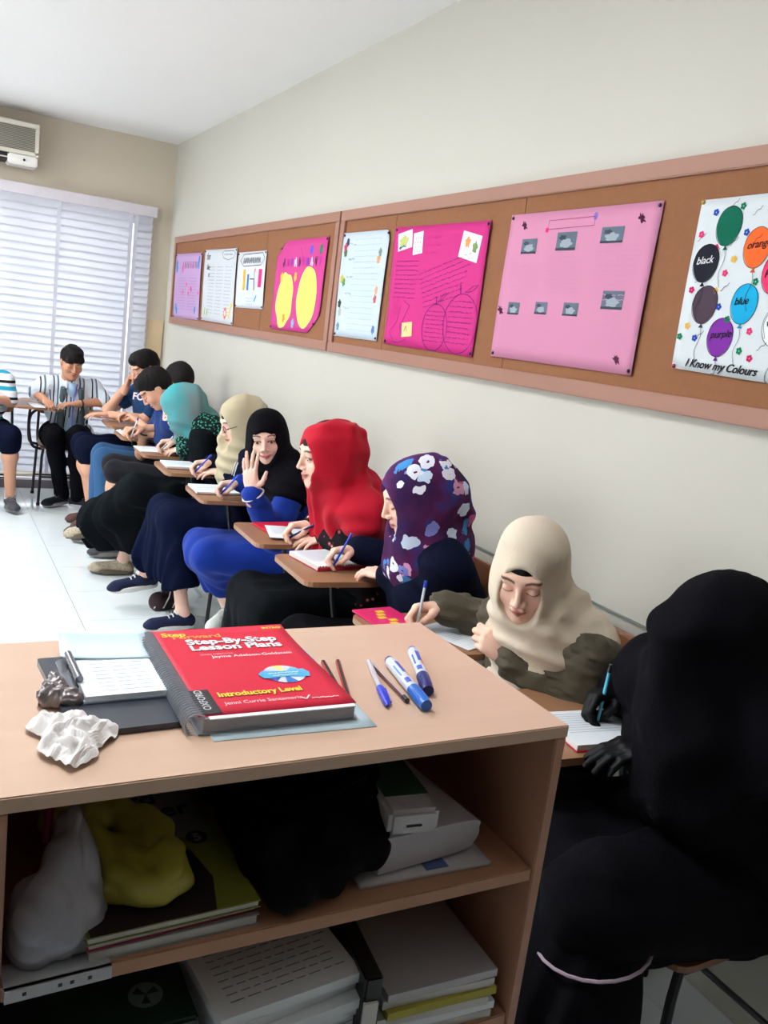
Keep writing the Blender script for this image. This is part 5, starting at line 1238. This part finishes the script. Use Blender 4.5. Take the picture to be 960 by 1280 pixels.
# white sheet sticking out beneath it, clipboard, papers
def sheet(name, label, cat, c, size, rot, m, th=.0008, z=TZ, curl=.0, bevel=0., root=True):
    n = 10; V = []
    for j in range(n+1):
        for i in range(n+1):
            u, v = i/n-.5, j/n-.5; V.append((u*size[0], v*size[1], th+curl*(max(0, v)**2*4+.4*max(0, -u)**2*4)))
    F = [(j*(n+1)+i, j*(n+1)+i+1, (j+1)*(n+1)+i+1, (j+1)*(n+1)+i) for j in range(n) for i in range(n)]
    o = link(name, npmesh(name, V, F), m, None, loc=(c[0], c[1], z), rot=(0, 0, rot)); md = o.modifiers.new('t', 'SOLIDIFY'); md.thickness = th; md.offset = -1
    if label: tag(o, label, cat)
    return o
bluep = mat('paper_bluish', S(206, 226, 236), .6, var=.01)
sheet('paper_sheet', 'bluish white sheet sticking out under the right side of the red book', 'paper', (.420, 1.022), (.21, .275), -.04, bluep, th=.0010, z=TZ)
dk = mat('dark_plastic', S(44, 50, 62), .35, coat=.3)
cbd = obj_at('laptop_case', (.235, 1.045, TZ), .03, 'flat dark blue folder under the clipboard on the cabinet top', 'folder')
bm = bmesh.new(); prism(bm, rounded([(-.078, -.115), (.05, -.115), (.05, .11), (-.085, .11)], .006), 0, .008); finish(bm, 'folder_body', dk, cbd, bevel=.0015)
cbd.name = 'dark_folder'
cl = obj_at('clipboard', (.243, 1.085, TZ+.0085), .02, 'clipboard with a steel clip and handwritten sheets left of the red book', 'clipboard')
box('board', (-.062, -.085, 0), (.042, .085, .0025), mat('board_pale', S(150, 160, 172), .5), cl)
box('paper_stack', (-.060, -.083, .0025), (.042, .083, .0085), mat('page_white', S(226, 232, 236), .7), cl)
bm = bmesh.new(); rg = random.Random(2)
for i in range(11):
    for jx in range(3):
        x = -.038+jx*.024; y = -.07+.012*i; bm.faces.new([bm.verts.new(q) for q in ((x, y, .0088), (x+.018+rg.random()*.004, y, .0088), (x+.018, y+.0011, .0088), (x, y+.0011, .0088))])
o = finish(bm, 'handwriting', mat('ink_pale', S(170, 178, 196), .8), cl); o['kind'] = 'stuff'
steel = mat('steel_clip', S(120, 120, 128), .25, metal=.9)
bm = bmesh.new(); prism(bm, rounded([(-.075, -.035), (-.052, -.045), (-.048, -.025), (-.054, 0), (-.048, .030), (-.060, .058), (-.075, .052)], .004), .0, .003, Matrix.Translation((0, 0, .009))@Matrix.Rotation(R(-8), 4, 'Y')); finish(bm, 'clip', steel, cl, bevel=.0008)
tubeo('clip_roll', [(-.060, -.04, .013), (-.060, .045, .013)], .005, steel, cl, 12)
o = sheet('curled_sheet', 'pale blue curled sheet lying over the top of the clipboard', 'paper', (.232, 1.150), (.115, .075), -.1, bluep, th=.0008, z=TZ+.018, curl=.010)
# crumpled tissue and silver wrapper
def crumple(name, pts, label, cat, m, amp, fr_, seed, h=.003, z0_=TZ):
    s = SDF(h, .02)
    for a, b, r0, r1 in pts: s.cap(a, b, r0, r1)
    s.half((0, 0, z0_+.0005), (0, 0, -1), k=.003)
    w1 = wrinkle(amp, fr_, seed, ridged=True); w2 = wrinkle(amp*.5, fr_*2.4, seed+1, ridged=True); w4 = wrinkle(.006, 60, seed+2)
    V, Q = s.build(disp=lambda P: w1(P)+w2(P)+w4(P), smooth=0); c0 = V.mean(0); c0[2] = z0_; V[:, 2] = np.maximum(V[:, 2], z0_)
    o = link(name, npmesh(name, V-c0, Q), m, None, loc=c0); return tag(o, label, cat)
tis = mat('tissue', S(236, 232, 230), .9, bump=.4, bscale=60, var=.02)
n_ = 34; rg = random.Random(8); ks = [(rg.uniform(-1, 1)*9, rg.uniform(-1, 1)*9, rg.uniform(0, 6)) for _ in range(7)]; V = []
for j in range(n_+1):
    for i in range(n_+1):
        u, v = i/n_*2-1, j/n_*2-1; m_ = max(abs(u), abs(v)); a = math.atan2(v, u); rr = m_*(1+.16*sin(3*a+1)+.12*sin(5*a+2)); x, y = rr*cos(a), rr*sin(a)
        hgt = sum(abs(sin(kx*x+ky*y+ph)) for kx, ky, ph in ks)/7; hgt = (hgt-.35)*1.2
        V.append((.040*x+.004*sin(7*y), .058*y+.004*sin(8*x), .0015+max(0, (1-m_**2.2))*.020+max(0, hgt)*.022*(1-.35*m_)))
F = [(j*(n_+1)+i, j*(n_+1)+i+1, (j+1)*(n_+1)+i+1, (j+1)*(n_+1)+i) for j in range(n_) for i in range(n_)]
o = link('tissue', npmesh('tissue', V, F, smooth=False), tis, None, loc=(.158, .925, TZ)); md = o.modifiers.new('t', 'SOLIDIFY'); md.thickness = .0006; tag(o, 'crumpled white paper tissue at the left of the cabinet top', 'tissue')
crumple('silver_wrapper', [((.146, 1.02, TZ+.012), (.156, 1.045, TZ+.020), .010, .007), ((.146, 1.02, TZ+.012), (.170, 1.01, TZ+.012), .011, .010)], 'crumpled grey silver wrapper behind the white tissue', 'wrapper', mat('silver_wrap', S(130, 122, 122), .3, metal=.6), .0022, 300, 6, h=.0025)
# pencils, ball pen, markers
def lay(name, label, a, b, r, cat, group=None):
    a = Vector((*a, TZ+r)); b = Vector((*b, TZ+r)); d = b-a; o = empty(name, a, 0, label, cat, group); o.rotation_euler = d.to_track_quat('X', 'Z').to_euler(); return o, d.length
pr = mat('pencil_red', S(206, 70, 56), .4); pk = mat('pencil_black', S(34, 28, 30), .4); woodm = mat('pencil_wood', S(214, 180, 150), .7)
def pencil(label, a, b, c1, c2):
    o, L = lay('pencil', label, a, b, .0038, 'pencil', 'pencils on the cabinet top')
    for k in range(6):
        a0 = k*pi/3+.2; r = .0038; bm = bmesh.new(); y0, z0_, y1, z1 = r*cos(a0), r*sin(a0), r*cos(a0+pi/3), r*sin(a0+pi/3)
        prism(bm, [(0, 0), (y0, z0_), (y1, z1)], .016, L, Matrix(((0, 0, 1, 0), (1, 0, 0, 0), (0, 1, 0, 0), (0, 0, 0, 1)))); finish(bm, 'painted_side', [c1, c2][k % 2], o)
    tubeo('sharpened_wood', [(.004, 0, 0), (.017, 0, 0)], [.001, .0036], woodm, o, 8); tubeo('lead', [(0, 0, 0), (.004, 0, 0)], [.0003, .001], pk, o, 6)
    tubeo('end_dip', [(L-.012, 0, 0), (L+.001, 0, 0)], [.0040, .0038], pk, o, 8)
pencil('red and black striped pencil nearer to the red book', (.537, 1.100), (.511, .965), pr, pk)
pencil('red and black striped pencil, right one of the pair beside the book', (.562, 1.098), (.512, .945), pr, pk)
pencil('thin brown striped pencil lying between the blue pen and the markers', (.606, 1.078), (.594, .936), mat('pencil_brown', S(120, 70, 66), .4), mat('pencil_silver', S(176, 160, 160), .4))
o, L = lay('ballpoint_pen', 'clear ballpoint with a blue cap lying on the cabinet top', (.603, 1.072), (.558, .925), .0045, 'pen')
tubeo('clear_barrel', [(0, 0, 0), (L*.66, 0, 0)], .0040, mat('pen_clear', S(196, 190, 200), .15, spec=.8), o, 8); tubeo('cap', [(L*.62, 0, 0), (L*.66, 0, 0), (L*.95, 0, 0), (L, 0, 0)], [.0052, .0058, .0046, .002], mat('cap_blue', S(34, 56, 206), .3), o, 10); tubeo('cap_clip', [(L*.66, .006, .002), (L*.94, .006, .001)], .0014, mat('cap_blue', S(34, 56, 206), .3), o, 6)
mkw = mat('marker_white', S(206, 214, 228), .3); mkb = mat('marker_blue', S(10, 96, 190), .3); mkd = mat('marker_navy', S(16, 34, 110), .35); lab = mat('marker_label', S(60, 84, 190), .35); labo = mat('marker_orange', S(226, 140, 70), .35)
def marker(label, a, b, capcol, endcol, capfirst):
    o, L = lay('board_marker', label, a, b, .0088, 'marker', 'blue board markers')
    tubeo('barrel', [(L*.0, 0, 0), (L*.02, 0, 0), (L*.68, 0, 0)], [.0078, .0088, .0088], mkw, o, 16); tubeo('cap', [(L*.66, 0, 0), (L*.92, 0, 0), (L, 0, 0)], [.0094, .0088, .0080], capcol, o, 16)
    for i in range(8): a_ = 2*pi*i/8; tubeo('cap_rib', [(L*.72, .0089*cos(a_), .0089*sin(a_)), (L*.92, .0086*cos(a_), .0086*sin(a_))], .0009, capcol, o, 4)
    tubeo('end_plug', [(-.006, 0, 0), (.004, 0, 0)], [.0070, .0080], endcol, o, 14)
    def patch(x0, x1, a0, a1, m, nm='label_print'):
        bm = bmesh.new(); k = 6; A = [bm.verts.new((x0, .00895*cos(a0+(a1-a0)*i/k), .00895*sin(a0+(a1-a0)*i/k))) for i in range(k+1)]; B = [bm.verts.new((x1, .00895*cos(a0+(a1-a0)*i/k), .00895*sin(a0+(a1-a0)*i/k))) for i in range(k+1)]
        for i in range(k): bm.faces.new((A[i], B[i], B[i+1], A[i+1]))
        finish(bm, nm, m, o)
    patch(L*.12, L*.38, .9, 1.7, lab); patch(L*.36, L*.46, .8, 1.3, labo); patch(L*.50, L*.60, 1.5, 2.4, lab); patch(L*.20, L*.44, 2.2, 2.5, mkb)
marker('blue board marker nearer to the pencils', (.631, 1.056), (.606, .905), mkb, mkd, 0)
marker('blue board marker at the far right with a loose clip', (.688, 1.088), (.634, .948), mkd, mkb, 0)
# ------------------------------------------------------------------ inside the cabinet
S1 = .904; S2 = .668
def books(name, label, lo, hi, cover, cat='book', pg=pagee, rot=0, n=1, group=None):
    t = empty(name, ((lo[0]+hi[0])/2, (lo[1]+hi[1])/2, lo[2]), rot, label, cat, group); w, d, h = (hi[0]-lo[0])/2, (hi[1]-lo[1])/2, hi[2]-lo[2]
    box('cover', (-w, -d, h-.0015), (w, d, h), cover, t); box('back_cover', (-w, -d, 0), (w, d, .0012), cover, t); box('page_block', (-w+.002, -d+.002, .0012), (w-.002, d-.002, h-.0015), pg, t); return t
books('textbook', 'white paged textbook at the bottom of the pile on the upper shelf', (.17, .835, S1), (.365, 1.11, S1+.014), mat('cover_grey', S(150, 150, 150), .5), rot=.02, group='textbooks on the upper shelf')
books('textbook', 'textbook with a red line along its pages, second in the pile on the upper shelf', (.165, .838, S1+.0145), (.36, 1.11, S1+.026), mat('book_crimson', S(176, 26, 66), .5), rot=.05, group='textbooks on the upper shelf')
t = books('textbook', 'top textbook with an olive and dark cover and white title block, under the yellow bag', (.165, .83, S1+.0265), (.362, 1.11, S1+.036), mat('cover_olive', S(110, 116, 40), .4), rot=.03, group='textbooks on the upper shelf')
box('title_block', (-.03, .01, .0096), (.085, .13, .0100), mat('cover_pale', S(140, 148, 156), .5), t)
bm = bmesh.new(); prism(bm, [(-.095+.0, -.14), (.045, -.14), (.06, -.08), (.05, -.02), (.02, .0), (-.04, .02), (-.095, .02)], .0096, .0099); finish(bm, 'dark_shape', mat('cover_dark', S(40, 28, 34), .4), t)
for i, tx in enumerate(('ard', 'over', 'er')): link('title', textmesh(tx, .045, 0, .001), mat('ink_dark', S(30, 34, 40), .5), t, loc=(-.02+.012*i, .098-.036*i, .0103))
bm = bmesh.new(); bmesh.ops.create_cone(bm, cap_ends=True, segments=20, radius1=.014, radius2=.014, depth=.0006); finish(bm, 'number_disc', mat('ink_dark', S(30, 34, 40), .5), t, loc=(.066, .004, .0104)); link('number', textmesh('5', .022, 0, .0008), mat('cover_pale', S(140, 148, 156), .5), t, loc=(.0605, -.004, .0109))
def blobobj(name, label, cat, m, prims, disp, h=.005, k=.03, zf=S1, halfs=()):
    s = SDF(h, k)
    for q in prims: s.cap(*q) if len(q) == 4 else s.ell(*q)
    s.half((0, 0, zf+.001), (0, 0, -1), k=.004)
    for p_, n_ in halfs: s.half(p_, n_, k=.01)
    V, Q = s.build(disp=disp, smooth=0); V[:, 2] = np.maximum(V[:, 2], zf+.0003); c0 = V.mean(0); c0[2] = zf; o = link(name, npmesh(name, V-c0, Q), m, None, loc=c0); return tag(o, label, cat)
yw = mat('yellow_bag', S(160, 152, 52), .35, var=.1, vscale=18, bump=.6, bscale=40, spec=.6); w1 = wrinkle(.004, 110, 5, ridged=True)
ring_ = [(.232+.042*cos(a), .935+.066*sin(a)-.03*cos(a), .966+.012*sin(a)) for a in np.linspace(0, 2*pi, 13)]
blobobj('yellow_bag', 'knotted yellow plastic bag lying on the textbooks', 'bag', yw, [(ring_[i], ring_[i+1], .019, .019) for i in range(12)]+[((.235, .93, .955), (.040, .062, .015)), ((.215, .95, .955), (.255, .89, .952), .024, .024), ((.20, 1.0, .985), (.165, 1.035, .99), .014, .026), ((.20, 1.0, .985), (.205, 1.05, .995), .013, .022), ((.165, 1.03, .985), (.15, 1.0, .975), .02, .014)], w1, h=.004, k=.012, zf=S1+.0365)
wb = mat('clear_bag', S(158, 158, 168), .25, var=.08, vscale=20, bump=.6, bscale=50, spec=.7)
o = blobobj('white_bag', 'cloudy plastic bag with white contents at the front left of the upper shelf', 'bag', wb, [((.122, .862, .925), (.168, .868, .93), .030, .028), ((.146, .872, .945), (.160, .905, .99), .034, .020), ((.160, .905, .99), (.166, .93, 1.02), .020, .016), ((.13, .88, .95), (.165, .89, .95), .03, .03)], wrinkle(.004, 110, 8, ridged=True), h=.004, k=.03)
tubeo('pink_cord', smoothpath([tuple(Vector(q)-o.location) for q in ((.14, .94, .99), (.15, .97, 1.035), (.175, .99, 1.02), (.17, 1.0, 1.05))], 5), .005, mat('pink_cord', S(140, 24, 70), .6), o, 6)
blk_bag = mat('black_bag', S(7, 7, 9), .8, spec=.1, bump=.4, bscale=120, var=.1)
A_, B_, C_, D_ = (.400, .845, .938), (.530, .885, .950), (.565, 1.06, 1.01), (.375, 1.07, 1.01)
def mid_(a, b, t_=.5): return tuple(a[q]*(1-t_)+b[q]*t_ for q in range(3))
o = blobobj('black_bag', 'black fabric bag hanging over the edge of the upper shelf', 'bag', blk_bag, [(A_, B_, .024, .030), (A_, D_, .024, .035), (B_, C_, .030, .036), (D_, C_, .035, .035), (mid_(A_, D_), mid_(B_, C_), .036, .038), (mid_(A_, D_, .25), mid_(B_, C_, .25), .032, .036), (mid_(A_, D_, .75), mid_(B_, C_, .75), .036, .038), (mid_(A_, B_), mid_(D_, C_), .03, .034)], wrinkle(.0035, 80, 12, ridged=True), h=.005, k=.02)
tubeo('bag_strap', smoothpath([tuple(Vector(q)-o.location) for q in ((.36, 1.0, 1.02), (.40, .92, 1.0), (.46, .91, 1.012), (.54, .93, 1.025))], 5), .006, blk_bag, o, 6)
# bolster of folded white cloth, wrapped soap pack and flat sheets on the right
wc = mat('white_cloth', S(190, 186, 192), .8, bump=.3, bscale=50, var=.03)
bm = bmesh.new(); pts = smoothpath([(-.075, 0, 0), (.06, 0, .0), (.088, 0, .012), (.092, 0, .03), (.075, 0, .045), (-.075, 0, .05)], 5)
prism(bm, [(p.x, p.z) for p in pts], -.15, .15, Matrix(((1, 0, 0, 0), (0, 0, -1, 0), (0, 1, 0, 0), (0, 0, 0, 1)))); o = finish(bm, 'folded_poster', wc, None, smooth=True, loc=(.60, 1.02, S1+.0125), rot=(0, 0, .10)); o.data.set_sharp_from_angle(angle=R(50)); tag(o, 'large folded white poster roll on the right of the upper shelf', 'paper')
t = sheet('flat_sheet', 'flat white sheet with a blue print under the folded poster', 'paper', (.618, .99), (.20, .27), -.03, mat('page_dull', S(196, 192, 196), .7), th=.006, z=S1)
box('blue_print', (.0, -.13, .0062), (.035, -.08, .0068), mat('print_blue', S(84, 104, 160), .6), t)
t = empty('tissue_pack', (.595, .945, S1+.063), -.12, 'plastic wrapped white and green pack lying on the folded poster', 'pack'); bm = bmesh.new(); bx(bm, (-.036, -.085, 0), (.036, .085, .036)); finish(bm, 'wrapped_block', mat('wrap_white', S(196, 192, 196), .25, bump=.7, bscale=70, spec=.7), t, bevel=.006, smooth=True)
box('green_print', (-.030, -.045, .0355), (.034, .084, .0368), mat('wrap_green', S(34, 74, 54), .3), t); box('cut_slot', (-.012, -.0862, .014), (.010, -.0855, .017), mat('ink_dark', S(30, 34, 40), .5), t)
t = empty('punched_pocket', (.14, .858, S1), 0.03, 'clear punched plastic pocket lying along the shelf edge', 'pocket'); box('strip', (-.052, -.038, 0), (.055, .0, .0018), mat('pocket_white', S(176, 178, 182), .3), t); 
t2 = box('overhang', (-.052, -.040, -.0125), (.055, -.0335, .0018), mat('pocket_white', S(176, 178, 182), .3), t)
for x in (-.035, .0, .012, .03): box('hole', (x, -.0405, -.007), (x+.004, -.0400, -.003), mat('ink_dark', S(30, 34, 40), .5), t)
# lower shelf
t = empty('green_folder', (.20, .97, S2), 0, 'dark green folder standing high with a pale round emblem on the lower shelf', 'folder'); box('cover', (-.11, -.11, 0), (.115, .12, .105), mat('folder_green', S(22, 56, 44), .4), t, bevel=.004)
bm = bmesh.new(); bmesh.ops.create_cone(bm, cap_ends=True, segments=24, radius1=.021, radius2=.021, depth=.0006)
finish(bm, 'emblem', mat('emblem_pale', S(110, 128, 128), .4), t, loc=(.062, -.055, .1056))
for a in range(3): bm = bmesh.new(); prism(bm, [(0, 0), (.016*cos(a*2.1), .016*sin(a*2.1)), (.016*cos(a*2.1+.7), .016*sin(a*2.1+.7))], 0, .0006); finish(bm, 'emblem_mark', mat('folder_green', S(22, 56, 44), .4), t, loc=(.062, -.055, .1060))
rg = random.Random(5)
def pile(name, label, c, size, n, z, th, m, rot, cat='papers', top_lines=False):
    t = empty(name, (c[0], c[1], z), rot, label, cat)
    for i in range(n):
        dx, dy, a = rg.uniform(-.006, .006), rg.uniform(-.008, .008), rg.uniform(-.04, .04); w, d = size[0]/2, size[1]/2
        bm = bmesh.new(); prism(bm, [(-w, -d), (w, -d), (w, d), (-w, d)], i*th, (i+1)*th-.0004, Matrix.Translation((dx, dy, 0))@Matrix.Rotation(a, 4, 'Z')); finish(bm, 'paper_bundle', m if not isinstance(m, list) else m[i % len(m)], t)
    if top_lines:
        bm = bmesh.new()
        for i in range(16):
            y = size[1]/2-.02-i*.0125; x = -size[0]/2+.015
            while x < size[0]/2-.03: e = x+rg.uniform(.008, .022); bm.faces.new([bm.verts.new(q) for q in ((x, y, n*th+.0004), (e, y, n*th+.0004), (e, y+.0018, n*th+.0004), (x, y+.0018, n*th+.0004))]); x = e+.005
        o = finish(bm, 'handwriting', mat('ink_grey', S(130, 136, 160), .8), t); o['kind'] = 'stuff'
    return t
pile('exam_papers', 'tall pile of handwritten exam papers in the middle of the lower shelf', (.425, .955), (.20, .235), 8, S2, .0145, page, .12, top_lines=True)
t = empty('black_folder', (.505, .93, S2), -.12, 'black ring folder leaning beside the exam papers', 'folder'); box('cover', (.03, -.10, 0), (.055, .14, .125), mat('folder_black', S(16, 18, 22), .4), t, bevel=.003); box('inner_sheets', (.0305, -.104, .01), (.05, -.099, .09), pagee, t)
pile('plastic_files', 'pile of sleeved papers with a yellow edge, right on the lower shelf', (.66, .95), (.175, .23), 6, S2, .0125, [pagee, page, pagee, mat('yellow_edge', S(170, 160, 50), .5), pagee, mat('sleeve_clear', S(180, 176, 180), .25, spec=.7)], -.06)
